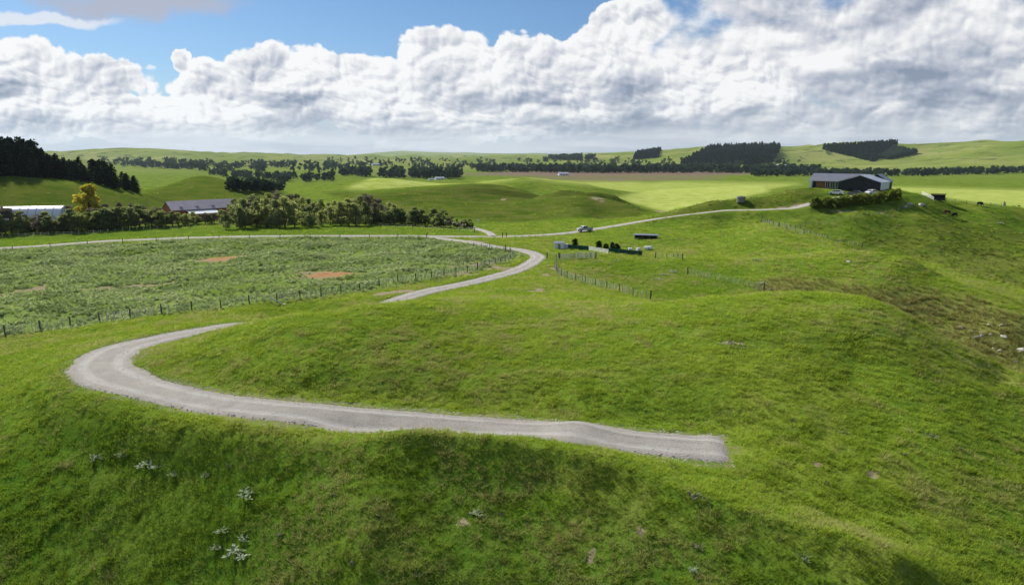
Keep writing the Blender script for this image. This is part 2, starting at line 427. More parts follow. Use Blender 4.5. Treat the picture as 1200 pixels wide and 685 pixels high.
def grid_sample(G, x, y):
    """bilinear lookup of a grid layer at ground positions"""
    x = np.asarray(x, float); y = np.asarray(y, float)
    th = np.arctan2(x, y); r = np.maximum(np.hypot(x, y), 3.01)
    fi = np.clip(np.interp(np.log(r), np.log(RR), np.arange(NR)), 0, NR - 1.001)
    fj = np.clip((th - th_f[0]) / (th_f[1] - th_f[0]), 0, NTH - 1.001)
    i = fi.astype(int); j = fj.astype(int); a = fi - i; b = fj - j
    return G[i, j] * (1 - a) * (1 - b) + G[i + 1, j] * a * (1 - b) + G[i, j + 1] * (1 - a) * b + G[i + 1, j + 1] * a * b

# bench the ground under each track, ditch and berm beside the near one
NEARM = GR < 420
def smooth1(z, k):
    zz = np.r_[np.full(k, z[0]), z, np.full(k, z[-1])]
    return np.convolve(zz, np.ones(2 * k + 1) / (2 * k + 1), 'valid')
TRACK_D = np.full(GX.shape, 1e9)
track_z = []
for line, w in TRACKS:
    zc = smooth1(grid_sample(GZ, line[:, 0], line[:, 1]), 6)
    track_z.append(zc)
    sel = NEARM
    d, t, s = dist_poly(GX[sel], GY[sel], line)
    L = np.r_[0, np.cumsum(np.hypot(*np.diff(line, axis=0).T))]
    zz = np.interp(t, L, zc)
    k = 1 - smoothstep(w * 0.9, w * 3.0, d)
    g = GZ[sel]; g = g * (1 - k) + zz * k; GZ[sel] = g
    d = np.where(t < .02, d + 1.5, d)          # no worn apron past a blunt end
    q = TRACK_D[sel]; TRACK_D[sel] = np.minimum(q, d - w)
ditch = catmull([XY(PZ(*p)) for p in ((345,497,-.3),(420,508,-.5),(480,515,-.6),(540,521,-.5),(600,527,-.4),(650,531,-.3))], 6)
d, t, s = dist_poly(GX[NEARM], GY[NEARM], ditch)
GZ[NEARM] -= 0.42 * np.exp(-(d / 1.0) ** 2) * smoothstep(0, 4, t) * (1 - smoothstep(11, 15, t))
berm = catmull([XY(PZ(*p)) for p in ((390,532,-.5),(480,533,-.4),(560,540,-.4),(640,552,-.4),(720,572,-.5),(800,600,-.6),(900,638,-.8),(1040,688,-1.1))], 6)
d, t, s = dist_poly(GX[NEARM], GY[NEARM], berm, 45.0)
GZ[NEARM] -= np.where(s < 0, 0.28 * (np.sqrt(d * d + 2.0) - 1.414), 0) * smoothstep(-11.0, 1.0, GX[NEARM]) * (d < 1e8)
GZ[NEARM] += np.where(s > 0, 0.95 * np.exp(-(d / 2.2) ** 2), 0.95 * np.exp(-np.abs(d) / 1.5)) * smoothstep(0, 5, t)

# crisp folds the survey points alone leave too soft: (crest line, rise, reach to the near side, reach to the far side, drop beyond)
def fold(px, rise, near, far, drop=0.0, beyond=30.0):
    ln = catmull([XY(PZ(*p)) for p in px], 5); seg = NEARM
    d, t, s = dist_poly(GX[seg], GY[seg], ln, 70.0)
    L = t.max(); tap = smoothstep(0, .12 * L, t) * (1 - smoothstep(.93 * L, L, t)) if drop >= 0 else 1
    farside = s > 0                       # left of the line's direction = farther from the viewpoint for lines drawn left to right
    k = np.where(farside, np.exp(-np.abs(d) / far), np.exp(-(d / near) ** 2))
    g = rise * k
    if drop: g = g - np.where(farside, drop * smoothstep(.3 * far, 2.2 * far, d) * (1 - smoothstep(beyond, beyond * 2.0, d)), 0)
    GZ[seg] += g * tap
fold([(885,258,-3),(905,268,-3.8),(960,280,-3.6),(1010,291,-3.5),(1060,306,-3.8),(1110,321,-4.2),(1160,334,-4.8),(1215,349,-5.5),(1300,372,-6.5)], 2.7, 15.0, 8.0, 1.5, 26.0)
fold([(770,305,-7.2),(820,306,-6.6),(880,310,-6.1),(940,309.5,-5.6),(1000,309,-5.2),(1050,312,-4.8)], 0.9, 9.0, 4.0, .4, 14.0)
fold([(790,352.5,1.4),(850,350,1.6),(905,349,1.7),(960,352.5,1.6),(1020,362,1.4),(1060,380,1.1),(1100,402,.6),(1150,425,0),(1215,452,-.9),(1290,485,-2)], .7, 7.0, 4.0, .6, 14.0)
fold([(650,238,-9),(668,231.5,-8),(685,229,-7.5),(705,232,-8),(725,238,-9)], 4.2, 24.0, 14.0, 3.0, 40.0)
fold([(200,216,-2),(222,208,0),(238,204,1),(255,208,0),(285,216,-2)], 3.5, 30.0, 18.0)

# hummocks, stock tracks, coarse relief
flat = smoothstep(-0.3, 2.0, TRACK_D)
near_k = 1 - smoothstep(120, 500, GR)
GZ += flat * near_k * (0.34 * fnoise(GX / 5.0, GY / 5.0, 3, 4, .55) + 0.16 * fnoise(GX / 1.1, GY / 1.1, 9, 3, .6) * (1 - smoothstep(45, 130, GR)) + 0.5 * fnoise(GX / 17.0, GY / 17.0, 12, 2))
mid_k = smoothstep(150, 400, GR) * (1 - smoothstep(1500, 3000, GR))
GZ += mid_k * 2.0 * fnoise(GX / 60.0, GY / 60.0, 5, 4)
far_k = smoothstep(2200, 3300, GR) * (1 - smoothstep(7000, 9000, GR))
GZ += far_k * 75 * (0.22 - np.abs(2.2 * fnoise(GX / 850.0, GY / 850.0, 26, 3)))
GZ += far_k * (56 * fnoise(GX / 700.0, GY / 700.0, 6, 5, .5))
GZ += smoothstep(9500, 13000, GR) * (1 - smoothstep(14500, 15800, GR)) * (60 + 190 * fnoise(GX / 2600, GY / 2600, 8, 4)) * smoothstep(R(-16), R(-8), GT) * (1 - smoothstep(R(14), R(24), GT))
def H(x, y):
    return grid_sample(GZ, x, y)

# ------------------------------------------------------------------ projection of ground points to the frame (for laying out paddocks)
def project(x, y, z):
    dz = z - CAM_Z
    f = y * CP - dz * SP; up = y * SP + dz * CP
    f = np.where(np.abs(f) < 1e-6, 1e-6, f)
    return 600 + FPX * x / f, 342.5 - FPX * up / f, f
def pick(u, v, rmin=6.0, rmax=15000.0):
    """first ground point along the sight line through (u, v)"""
    d = ray(u, v); h = math.hypot(d[0], d[1])
    r = np.exp(np.linspace(math.log(rmin), math.log(rmax), 4000))
    x = d[0] / h * r; y = d[1] / h * r; zl = CAM_Z + d[2] / h * r
    g = H(x, y); k = np.nonzero(zl <= g)[0]
    i = k[0] if len(k) else len(r) - 1
    if i > 0:
        a = (zl[i - 1] - g[i - 1]); b = (g[i] - zl[i]); t = a / (a + b + 1e-9)
        rr = r[i - 1] + t * (r[i] - r[i - 1])
    else:
        rr = r[i]
    X, Y = d[0] / h * rr, d[1] / h * rr
    return Vector((X, Y, float(H(X, Y))))
def at_range(u, r):
    a = az_of(u); x, y = r * math.sin(a), r * math.cos(a)
    return Vector((x, y, float(H(x, y))))

GU, GV, GF = project(GX, GY, GZ)
AHEAD = (GF > 1) & (np.abs(GT) < 0.85)
def inpoly(pu, pv, poly):
    c = np.zeros(pu.shape, bool); n = len(poly); j = n - 1
    for i in range(n):
        xi, yi = poly[i]; xj, yj = poly[j]
        k = ((yi > pv) != (yj > pv)) & (pu < (xj - xi) * (pv - yi) / (yj - yi + 1e-12) + xi)
        c ^= k; j = i
    return c
def world_poly(pix, rng_=None):
    return [tuple(pick(u, v)[:2]) for u, v in pix]
def poly_mask(poly, soft, x=None, y=None):
    x = GX if x is None else x; y = GY if y is None else y
    ins = inpoly(x, y, poly)
    d, _, _ = dist_poly(x, y, list(poly) + [poly[0]])
    sd_ = np.where(ins, d, -d)
    return smoothstep(-soft, soft, sd_)
def patch(u, v, ru, rv, amp=1.7, seed=1):
    """worn patch on the ground around the place seen at (u, v); half sizes in pixels there"""
    c = pick(u, v); rr = math.hypot(c.x, c.y); a = math.atan2(c.x, c.y)
    wx = ru * rr / FPX
    p2 = pick(u, v - rv); p3 = pick(u, v + rv)
    wy = max(0.5, min(abs(math.hypot(p2.x, p2.y) - math.hypot(p3.x, p3.y)) / 2, wx * 3))
    lx = (GX - c.x) * math.cos(a) - (GY - c.y) * math.sin(a); ly = (GX - c.x) * math.sin(a) + (GY - c.y) * math.cos(a)
    d = np.hypot(lx / wx, ly / wy)
    sel = d < 2.5
    out = np.zeros(GX.shape)
    out[sel] = smoothstep(0.0, 0.9, 1.05 - d[sel] + amp * fnoise(GX[sel] * 3 / (wx + wy) * 2, GY[sel] * 3 / (wx + wy) * 2, seed, 4, .6))
    return out

# ------------------------------------------------------------------ what grows where
paddock_px = [(-120,303),(0,293.5),(120,286),(300,279.5),(470,279),(540,281),(580,291),(612,297),(600,306),(560,318),(520,326),(440,340),(330,354),(200,368),(100,381),(0,395),(-120,408)]
PADDOCK = world_poly(paddock_px)
weed = poly_mask(PADDOCK, 2.5)
_hm = weed * smoothstep(.5, 4, TRACK_D) * (1.5 * fnoise(GX / 13, GY / 13, 27, 3) + .8 * fnoise(GX / 4.5, GY / 4.5, 28, 2))
GZ += _hm; GU, GV, GF = project(GX, GY, GZ)
weed = np.clip(weed * (0.75 + 1.0 * fnoise(GX / 9, GY / 9, 21, 3)), 0, 1)
soil = np.zeros(GX.shape)
for i, (u, v, ru, rv) in enumerate(((262,304,40,6.5),(395,321,42,6.5),(370,323,26,5),(150,335.5,60,3),(30,342,45,2),(555,283,30,2),(455,343,30,2.5),(540,322,40,3.5),(585,314,30,3.5),(560,311,36,3),(632,341,14,5),(543,612,15,6),(752,623,11,6),(692,650,11,4),(1022,557,11,4),(957,543,9,3.5),(860,402,20,4),(470,341,22,2),(650,314,9,10),(640,322,8,6),(355,494,26,3),(420,499,40,2),(700,232,12,2),(775,248,14,2.5),(590,233.5,5,2.5),(925,243,22,1.6),(1040,252,10,2),(985,247,18,2))):
    soil = np.maximum(soil, patch(u, v, ru, rv, seed=30 + i))
soil_red = np.zeros(GX.shape)
for i, (u, v, ru, rv) in enumerate(((255,302,34,6),(395,320,38,6))):
    soil_red = np.maximum(soil_red, patch(u, v, ru, rv, seed=60 + i))
# worn verges of the tracks
verge = (1 - smoothstep(0.0, 0.8, TRACK_D + 1.3 * fnoise(GX / 1.6, GY / 1.6, 41, 4, .6)))
soil = np.maximum(soil, 0.42 * verge * (TRACK_D > -3))
# rough, rank growth in the gully and on the spur
gully_px = [(1210,445),(1130,415),(1060,380),(1000,358),(930,348),(890,347),(880,332),(920,324),(1000,330),(1080,340),(1140,350),(1210,372)]
rough = np.zeros(GX.shape)
g_in = inpoly(GU, GV, gully_px) & AHEAD & (GR > 78) & (GR < 150)
rough[g_in] = 1
def blur(A, k=3):
    for ax in (0, 1):
        B = np.zeros_like(A)
        for s in range(-k, k + 1): B += np.roll(A, s, ax)
        A = B / (2 * k + 1)
    return A
rough = blur(rough, 6)
rough = np.clip(rough * (0.8 + 1.2 * fnoise(GX / 6, GY / 6, 51, 4)), 0, 1)
for p in ([(1060,290),(1210,300),(1210,340),(1100,312)],):
    q = (inpoly(GU, GV, p) & AHEAD & (GR > 140) & (GR < 260)).astype(float)
    rough = np.maximum(rough, 0.5 * blur(q, 5))
# painted into colour: bank shade below the track, cloud shadow and sun patches beyond
lush = np.zeros(GX.shape)  # bank shade, painted as darker grass
q = (inpoly(GU, GV, [(-400,500),(60,500),(200,515),(360,525),(600,552),(760,600),(900,650),(1040,690),(1040,1500),(-900,1500)]) & (GR < 60)).astype(float)
lush = blur(q, 8)
lush = np.clip(lush + 0.9 * fnoise(GX / 7, GY / 7, 71, 4) * (GR < 120), 0, 1)
q = poly_mask(world_poly([(0,292),(60,287.5),(200,280),(300,277.5),(560,277.5),(560,270),(540,268),(420,264),(300,262),(200,268),(0,279)]), 3.0)
lush = np.maximum(lush, 0.6 * q)
hollow = (inpoly(GU, GV, [(655,326),(690,306),(780,305),(880,313),(860,346),(780,351),(700,337)]) & AHEAD & (GR > 84) & (GR < 165)).astype(float)
lush = np.maximum(lush, .85 * blur(hollow, 6))
pale = np.zeros(GX.shape)  # sunlit patches of the valley painted as paler grass
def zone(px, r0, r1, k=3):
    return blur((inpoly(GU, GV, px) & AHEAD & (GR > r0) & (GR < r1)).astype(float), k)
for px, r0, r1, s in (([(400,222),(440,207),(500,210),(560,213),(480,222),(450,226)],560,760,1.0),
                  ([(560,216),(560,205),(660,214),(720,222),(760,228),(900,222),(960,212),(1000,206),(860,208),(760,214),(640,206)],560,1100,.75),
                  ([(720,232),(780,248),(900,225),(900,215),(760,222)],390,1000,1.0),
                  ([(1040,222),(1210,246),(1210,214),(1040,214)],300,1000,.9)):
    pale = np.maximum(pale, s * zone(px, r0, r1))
plough = np.zeros(GX.shape)
for px, r0, r1, s in (([(540,204.5),(600,200.5),(820,200.5),(900,203.5),(820,206.5),(640,207)],850,2600,1.0),([(600,208),(700,206.5),(850,207.5),(840,210),(720,212.5),(640,210)],900,2300,.8),([(440,206),(560,206),(560,202),(440,201)],900,2300,.5)):
    plough = np.maximum(plough, s * zone(px, r0, r1, 2))
field = smoothstep(1300, 2600, GR) * np.clip(.55 + 1.5 * fnoise(GX / 420, GY / 420, 81, 3), 0, 1)     # far, drier hill country
olive = np.zeros(GX.shape)                         # cloud shadow on the hill faces, shade behind the spur, painted as grass colour
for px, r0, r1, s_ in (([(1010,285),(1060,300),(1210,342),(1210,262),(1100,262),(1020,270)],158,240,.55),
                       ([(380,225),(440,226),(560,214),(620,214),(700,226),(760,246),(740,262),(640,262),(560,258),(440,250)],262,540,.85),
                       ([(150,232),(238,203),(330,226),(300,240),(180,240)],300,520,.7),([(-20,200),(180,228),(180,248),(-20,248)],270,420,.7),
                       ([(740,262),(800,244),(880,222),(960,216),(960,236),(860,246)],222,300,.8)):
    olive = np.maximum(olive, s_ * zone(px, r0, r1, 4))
crest = np.zeros(GX.shape)                         # paler lips of the spur and the mound
for pp in ([(893,262),(960,280),(1010,291),(1060,306),(1110,321),(1160,334),(1200,345)],[(1020,363),(1060,381),(1100,403),(1150,426),(1200,447)]):
    ln = np.array([tuple(pick(u, v + 1.0)[:2]) for u, v in pp]); d, t, s_ = dist_poly(GX, GY, ln)
    crest = np.maximum(crest, np.exp(-(d / (3.2 if pp[0][0] < 900 and pp[0][1] < 300 else 1.6)) ** 2) * (.7 + fnoise(GX / 3, GY / 3, 83, 3)))
track_k = (TRACK_D < 0.35).astype(float)

# ------------------------------------------------------------------ ground mesh
def grid_mesh(name, X, Y, Z, wrap):
    nr, na = X.shape
    idx = np.arange(nr * na).reshape(nr, na)
    if wrap:
        nx = np.roll(idx, -1, 1)
    a = idx[:-1, :] if wrap else idx[:-1, :-1]
    b = nx[:-1, :] if wrap else idx[:-1, 1:]
    c = nx[1:, :] if wrap else idx[1:, 1:]
    d = idx[1:, :] if wrap else idx[1:, :-1]
    F = np.stack([a, d, c, b], -1).reshape(-1, 4)
    co = np.stack([X, Y, Z], -1).reshape(-1, 3)
    return mesh_np(name, co, F)
def mesh_np(name, co, F, smooth=True):
    me = bpy.data.meshes.new(name)
    co = np.ascontiguousarray(co, np.float32); F = np.ascontiguousarray(F, np.int32)
    n, k = F.shape
    me.vertices.add(len(co)); me.vertices.foreach_set('co', co.ravel())
    me.loops.add(n * k); me.loops.foreach_set('vertex_index', F.ravel())
    me.polygons.add(n); me.polygons.foreach_set('loop_start', np.arange(0, n * k, k, dtype=np.int32))
    me.polygons.foreach_set('use_smooth', np.full(n, smooth))
    me.update(calc_edges=True)
    return me
def set_attr(me, name, arr):
    a = me.attributes.new(name, 'FLOAT', 'POINT'); a.data.foreach_set('value', np.ascontiguousarray(arr.ravel(), np.float32))
def link(name, data, parent=None, **props):
    o = bpy.data.objects.new(name, data); col.objects.link(o)
    if parent is not None: o.parent = parent
    for k, v in props.items(): o[k] = v
    return o

def grass_material():
    mt, nt, b = material('pasture', 1.0, 0.0)
    tc = nt.new('ShaderNodeNewGeometry').outputs['Position']
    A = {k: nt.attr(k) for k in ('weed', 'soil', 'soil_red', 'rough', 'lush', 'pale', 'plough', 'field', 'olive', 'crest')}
    n_big = nt.noise(tc, 0.09, 4, 0.55)
    n_mid = nt.noise(tc, 0.55, 4, 0.6)
    n_fine = nt.noise(tc, 2.6, 4, 0.62)
    sxyz = nt.new('ShaderNodeSeparateXYZ'); nt.put(sxyz.inputs[0], tc)
    cv = nt.new('ShaderNodeCombineXYZ'); nt.put(cv.inputs[0], nt.m('MULTIPLY', sxyz.outputs[0], 0.05)); nt.put(cv.inputs[1], nt.m('MULTIPLY', sxyz.outputs[1], 0.05)); nt.put(cv.inputs[2], nt.m('MULTIPLY', sxyz.outputs[2], 1.5))
    n_terr = nt.noise(cv.outputs[0], 1.0, 3, 0.6)          # stock terracettes follow the contour
    n_patch = nt.noise(tc, 0.22, 5, 0.65)
    n_tuft = nt.noise(nt.vm('MULTIPLY', tc, (1.0, 0.8, 1.0)), 7.0, 3, 0.6)
    c = nt.mix(nt.ramp(n_mid, 0.32, 0.68), (0.150, 0.225, 0.022), (0.095, 0.178, 0.016))
    c = nt.mix(nt.ramp(n_big, 0.40, 0.66), c, (0.195, 0.245, 0.032))
    c = nt.mix(nt.m('MULTIPLY', nt.ramp(n_fine, 0.50, 0.72), 0.55), c, (0.230, 0.215, 0.065))      # straw
    c = nt.mix(nt.m('MULTIPLY', nt.ramp(n_tuft, 0.50, 0.70), 0.55), c, (0.045, 0.105, 0.012))       # dark tufts
    c = nt.mix(nt.m('MULTIPLY', nt.ramp(n_terr, 0.50, 0.66), 0.45), c, (0.080, 0.130, 0.016))
    c = nt.mix(nt.m('MULTIPLY', nt.ramp(n_patch, 0.50, 0.68), 0.40), c, (0.085, 0.140, 0.018))
    c = nt.mix(nt.m('MULTIPLY', nt.ramp(n_patch, 0.46, 0.34), 0.35), c, (0.210, 0.235, 0.050))
    lush_shade_c = nt.mix(nt.ramp(n_mid, 0.35, 0.65), (0.050, 0.125, 0.010), (0.085, 0.150, 0.016))
    c = nt.mix(nt.m('MULTIPLY', nt.ramp(n_terr, 0.50, 0.66), 0.45), c, (0.080, 0.130, 0.016))
    c = nt.mix(nt.m('MULTIPLY', nt.ramp(n_patch, 0.50, 0.68), 0.40), c, (0.085, 0.140, 0.018))
    c = nt.mix(nt.m('MULTIPLY', nt.ramp(n_patch, 0.46, 0.34), 0.35), c, (0.210, 0.235, 0.050))
    lush_shade_c = nt.mix(nt.m('MULTIPLY', nt.ramp(n_tuft, 0.50, 0.72), 0.6), lush_shade_c, (0.030, 0.080, 0.008))
    c = nt.mix(nt.m('MULTIPLY', A['lush'], 0.75), c, lush_shade_c)
    weedc = nt.mix(nt.ramp(n_fine, 0.38, 0.62), (0.140, 0.215, 0.040), (0.230, 0.290, 0.095))
    c = nt.mix(nt.m('MULTIPLY', A['weed'], 0.85), c, weedc)
    roughc = nt.mix(nt.ramp(n_fine, 0.36, 0.64), (0.150, 0.165, 0.038), (0.235, 0.230, 0.075))
    c = nt.mix(nt.m('MULTIPLY', A['rough'], 0.8), c, roughc)
    c = nt.mix(A['pale'], c, nt.mix(nt.ramp(n_big, 0.35, 0.65), (0.430, 0.480, 0.130), (0.310, 0.380, 0.070)))  # sun patches on the flats, as paler colour
    c = nt.mix(nt.m('MULTIPLY', A['olive'], 0.9), c, nt.mix(nt.ramp(n_big, 0.35, 0.65), (0.045, 0.075, 0.008), (0.075, 0.098, 0.015)))  # cloud shadow on the hills, as darker colour
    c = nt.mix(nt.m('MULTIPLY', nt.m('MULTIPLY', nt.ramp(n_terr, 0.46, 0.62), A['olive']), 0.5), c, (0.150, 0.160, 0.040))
    c = nt.mix(nt.m('MULTIPLY', A['crest'], 0.7), c, (0.235, 0.260, 0.070))
    c = nt.mix(nt.m('MULTIPLY', A['field'], 0.9), c, nt.mix(nt.ramp(nt.noise(tc, 0.004, 4, 0.6), 0.42, 0.58), (0.300, 0.310, 0.105), (0.200, 0.245, 0.060)))
    c = nt.mix(nt.m('MULTIPLY', A['field'], nt.ramp(nt.noise(tc, 0.009, 5, 0.62, 1.5), 0.54, 0.64)), c, (0.060, 0.085, 0.030))       # scrubby gullies far off
    c = nt.mix(A['plough'], c, nt.mix(nt.ramp(n_big, 0.4, 0.6), (0.210, 0.150, 0.115), (0.165, 0.140, 0.090)))
    so = nt.mix(nt.ramp(n_fine, 0.35, 0.65), (0.330, 0.270, 0.170), (0.230, 0.190, 0.120))
    so = nt.mix(A['soil_red'], so, nt.mix(nt.ramp(n_fine, 0.35, 0.65), (0.44, 0.25, 0.12), (0.31, 0.18, 0.085)))
    k = nt.ramp(nt.m('ADD', A['soil'], nt.m('MULTIPLY', nt.m('SUBTRACT', n_fine, 0.5), 0.8)), 0.30, 0.72)
    c = nt.mix(k, c, so)
    nt.put(b.inputs['Base Color'], c)
    bump = nt.new('ShaderNodeBump'); bump.inputs['Strength'].default_value = 0.9; bump.inputs['Distance'].default_value = 0.10
    hgt = nt.m('ADD', nt.m('MULTIPLY', n_tuft, 0.5), n_fine)
    nt.put(bump.inputs['Height'], hgt); nt.put(b.inputs['Normal'], bump.outputs[0])
    return mt
M = {}
M['pasture'] = grass_material()
gm = grid_mesh('ground', GX, GY, GZ, True)
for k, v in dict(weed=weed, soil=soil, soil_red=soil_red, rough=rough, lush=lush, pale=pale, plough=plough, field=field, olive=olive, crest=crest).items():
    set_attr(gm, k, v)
gm.materials.append(M['pasture'])
ground = link('ground', gm, kind='structure')

# ------------------------------------------------------------------ gravel tracks
def gravel_material():
    mt, nt, b = material('gravel', 0.95, 0.2)
    tc = nt.new('ShaderNodeNewGeometry').outputs['Position']
    side = nt.attr('across')
    n1 = nt.noise(tc, 0.8, 4, 0.6); n2 = nt.noise(tc, 14.0, 3, 0.65)
    vo = nt.new('ShaderNodeTexVoronoi'); nt.put(vo.inputs['Vector'], tc); vo.inputs['Scale'].default_value = 22.0
    c = nt.mix(nt.ramp(n1, 0.3, 0.7), (0.475, 0.435, 0.375), (0.385, 0.350, 0.300))
    c = nt.mix(nt.m('MULTIPLY', nt.ramp(n2, 0.4, 0.7), 0.6), c, (0.44, 0.42, 0.385))
    sp = nt.new('ShaderNodeSeparateColor'); nt.put(sp.inputs[0], vo.outputs['Color'])
    c = nt.mix(nt.m('MULTIPLY', nt.ramp(sp.outputs[0], 0.75, 0.95), 0.5), c, (0.16, 0.15, 0.14))
    # wheel lines are paler, packed fines; the crown and edges are looser and darker
    wl = nt.ramp(nt.m('ABSOLUTE', nt.m('SUBTRACT', nt.m('ABSOLUTE', side), 0.44)), 0.05, 0.22, 1.0, 0.0)
    wl = nt.m('MULTIPLY', wl, nt.ramp(nt.noise(tc, 0.5, 3, 0.6), 0.3, 0.6, 0.3, 0.8))
    c = nt.mix(nt.m('MULTIPLY', wl, 0.8), c, (0.58, 0.555, 0.51))
    c = nt.mix(nt.m('MULTIPLY', nt.ramp(nt.m('ADD', nt.m('ABSOLUTE', side), nt.m('MULTIPLY', nt.m('SUBTRACT', n1, 0.5), 0.5)), 0.85, 1.1), 0.45), c, (0.24, 0.23, 0.12))
    nt.put(b.inputs['Base Color'], c)
    bump = nt.new('ShaderNodeBump'); bump.inputs['Strength'].default_value = 1.0; bump.inputs['Distance'].default_value = 0.06
    nt.put(bump.inputs['Height'], nt.m('ADD', vo.outputs['Distance'], n2)); nt.put(b.inputs['Normal'], bump.outputs[0])
    return mt
M['gravel'] = gravel_material()
def resample(line, step):
    L = np.r_[0, np.cumsum(np.hypot(*np.diff(line[:, :2], axis=0).T))]
    n = max(2, int(L[-1] / step)); s = np.linspace(0, L[-1], n + 1)
    return np.stack([np.interp(s, L, line[:, k]) for k in range(line.shape[1])], -1), s
def track_mesh(name, line, w, step, lift, widths=None, bumpfn=None, nacross=13):
    P, s = resample(line, step)
    T = np.gradient(P, axis=0); T /= np.hypot(T[:, 0], T[:, 1])[:, None] + 1e-9
    N = np.stack([-T[:, 1], T[:, 0]], -1)
    a = np.linspace(-1, 1, nacross)
    wl = w * (1 + 0.22 * fnoise(s / 2.3, s * 0 + 3.3, 11, 3)); wr = w * (1 + 0.22 * fnoise(s / 2.3, s * 0 + 9.3, 14, 3))
    if widths is not None:
        wl = wl * widths(s); wr = wr * widths(s)
    W = np.where(a[None, :] < 0, wl[:, None], wr[:, None])
    jit = 1 + (np.abs(a)[None, :] > .99) * 0.16 * fnoise(np.repeat(s[:, None], nacross, 1) / 0.55, a[None, :] * 7 + 0 * s[:, None], 17, 2)
    X = P[:, :1] + N[:, :1] * a[None, :] * W * jit; Y = P[:, 1:2] + N[:, 1:2] * a[None, :] * W * jit
    Z = H(X, Y) + lift * (1 - np.abs(a[None, :]) ** 6 * 1.9)
    Z += 0.05 * fnoise(X / .5, Y / .5, 23, 4, .65) - 0.045 * np.exp(-((np.abs(a[None, :]) - .44) / .13) ** 2)
    if bumpfn is not None:
        Z += bumpfn(s[:, None], a[None, :])
    me = grid_mesh(name, X, Y, Z, False)
    set_attr(me, 'across', np.repeat(a[None, :], len(s), 0))
    me.materials.append(M['gravel'])
    return me
def near_bump(s, a):
    # tipped load part way along, dumped edge at the end
    e = np.exp(-((s - 8.6) / 1.7) ** 2) * (1 - np.abs(a) ** 2) * 0.42
    lip = 0.07 * np.exp(-((s - 1.0) / .5) ** 2) * (1 - .3 * np.abs(a))
    end = -0.16 * (1 - smoothstep(0.0, 0.45, s)) 
    rid = 0.10 * np.exp(-((a + 0.35 - 0.02 * np.sin(s)) / .1) ** 2) * smoothstep(0, 2, s) * (1 - smoothstep(20, 30, s))
    return e + lip + end + rid + 0.0 * a
nm = track_mesh('gravel_track', near_track, 1.85, 0.22, 0.10, widths=lambda s: 1 + 0.26 * np.exp(-((s - 8.6) / 1.6) ** 2) - 0.04 * (1 - smoothstep(0, .6, s)) + .5 * smoothstep(38, 48, s) * (1 - smoothstep(54, 66, s)), bumpfn=near_bump, nacross=25)
gravel_track = link('gravel_track', nm, kind='structure')
farm = link('farm_road', track_mesh('farm_road', farm_road, 2.3, 0.8, 0.16), kind='structure')
sidet = link('side_track', track_mesh('side_track', side_track, 1.5, 0.8, 0.14), kind='structure')

# ------------------------------------------------------------------ simple materials
def simple(name, c, rough=0.8, var=0.25, scale=3.0, metal=0.0, spec=0.3, obj_rand=0.0):
    mt, nt, b = material(name, rough, spec)
    tc = nt.new('ShaderNodeTexCoord').outputs['Object']
    n = nt.noise(tc, scale, 4, 0.6)
    k = nt.ramp(n, 0.3, 0.7, 1 - var, 1 + var, smooth=False)
    if obj_rand:
        oi = nt.new('ShaderNodeObjectInfo').outputs['Random']
        k = nt.m('MULTIPLY', k, nt.ramp(oi, 0, 1, 1 - obj_rand, 1 + obj_rand, smooth=False))
    nt.put(b.inputs['Base Color'], nt.vm('SCALE', (*c, ) , None) if False else nt.vm('MULTIPLY', cvec(nt, c), kvec(nt, k)))
    b.inputs['Metallic'].default_value = metal
    return mt
def cvec(nt, c):
    n = nt.new('ShaderNodeCombineXYZ')
    for i in range(3): n.inputs[i].default_value = c[i]
    return n.outputs[0]
def kvec(nt, k):
    n = nt.new('ShaderNodeCombineXYZ')
    for i in range(3): nt.put(n.inputs[i], k)
    return n.outputs[0]
def foliage(name, c0, c1, trans=0.35, instancer=False, up=0.0, dry=None):
    """leaves: diffuse plus light through the blade, tone varied per leaf and per plant"""
    mt = bpy.data.materials.new(name); mt.use_nodes = True
    nt = NT(mt.node_tree); nt.n.clear()
    t = nt.attr('tone')
    if instancer:
        nd = nt.new('ShaderNodeAttribute', attribute_name='itone', attribute_type='INSTANCER'); o = nd.outputs['Fac']
    else:
        o = nt.new('ShaderNodeObjectInfo').outputs['Random']
    f = nt.m('ADD', nt.m('MULTIPLY', t, 0.6), nt.m('MULTIPLY', o, 0.4))
    c = nt.mix(f, c0, c1)
    if dry:
        c = nt.mix(nt.new('ShaderNodeAttribute', attribute_name='idry', attribute_type='INSTANCER').outputs['Fac'], c, dry)
    d = nt.new('ShaderNodeBsdfDiffuse'); nt.put(d.inputs[0], c)
    tr = nt.new('ShaderNodeBsdfTranslucent'); nt.put(tr.inputs[0], c)
    if up:                                   # short sward: blades share the lie of the turf
        gn = (0.0, 0.0, up)
        if instancer:
            gn = nt.vm('MULTIPLY', nt.new('ShaderNodeAttribute', attribute_name='gnorm', attribute_type='INSTANCER').outputs['Vector'], (up, up, up))
        nrm = nt.vm('ADD', nt.vm('MULTIPLY', nt.new('ShaderNodeNewGeometry').outputs['Normal'], (1 - up, 1 - up, 1 - up)), gn)
        nrm = nt.vm('NORMALIZE', nrm)
        nt.put(d.inputs['Normal'], nrm)
    mx = nt.new('ShaderNodeMixShader'); mx.inputs[0].default_value = trans
    nt.l.new(d.outputs[0], mx.inputs[1]); nt.l.new(tr.outputs[0], mx.inputs[2])
    out = nt.new('ShaderNodeOutputMaterial'); nt.l.new(mx.outputs[0], out.inputs[0])
    return mt
M['bark'] = simple('bark', (0.075, 0.06, 0.045), 0.95, 0.4, 2.0)
M['pine'] = foliage('pine_needles', (0.010, 0.022, 0.015), (0.040, 0.062, 0.036), 0.12)
M['native'] = foliage('dark_leaf', (0.140, 0.185, 0.055), (0.400, 0.450, 0.170), 0.5, up=.65)
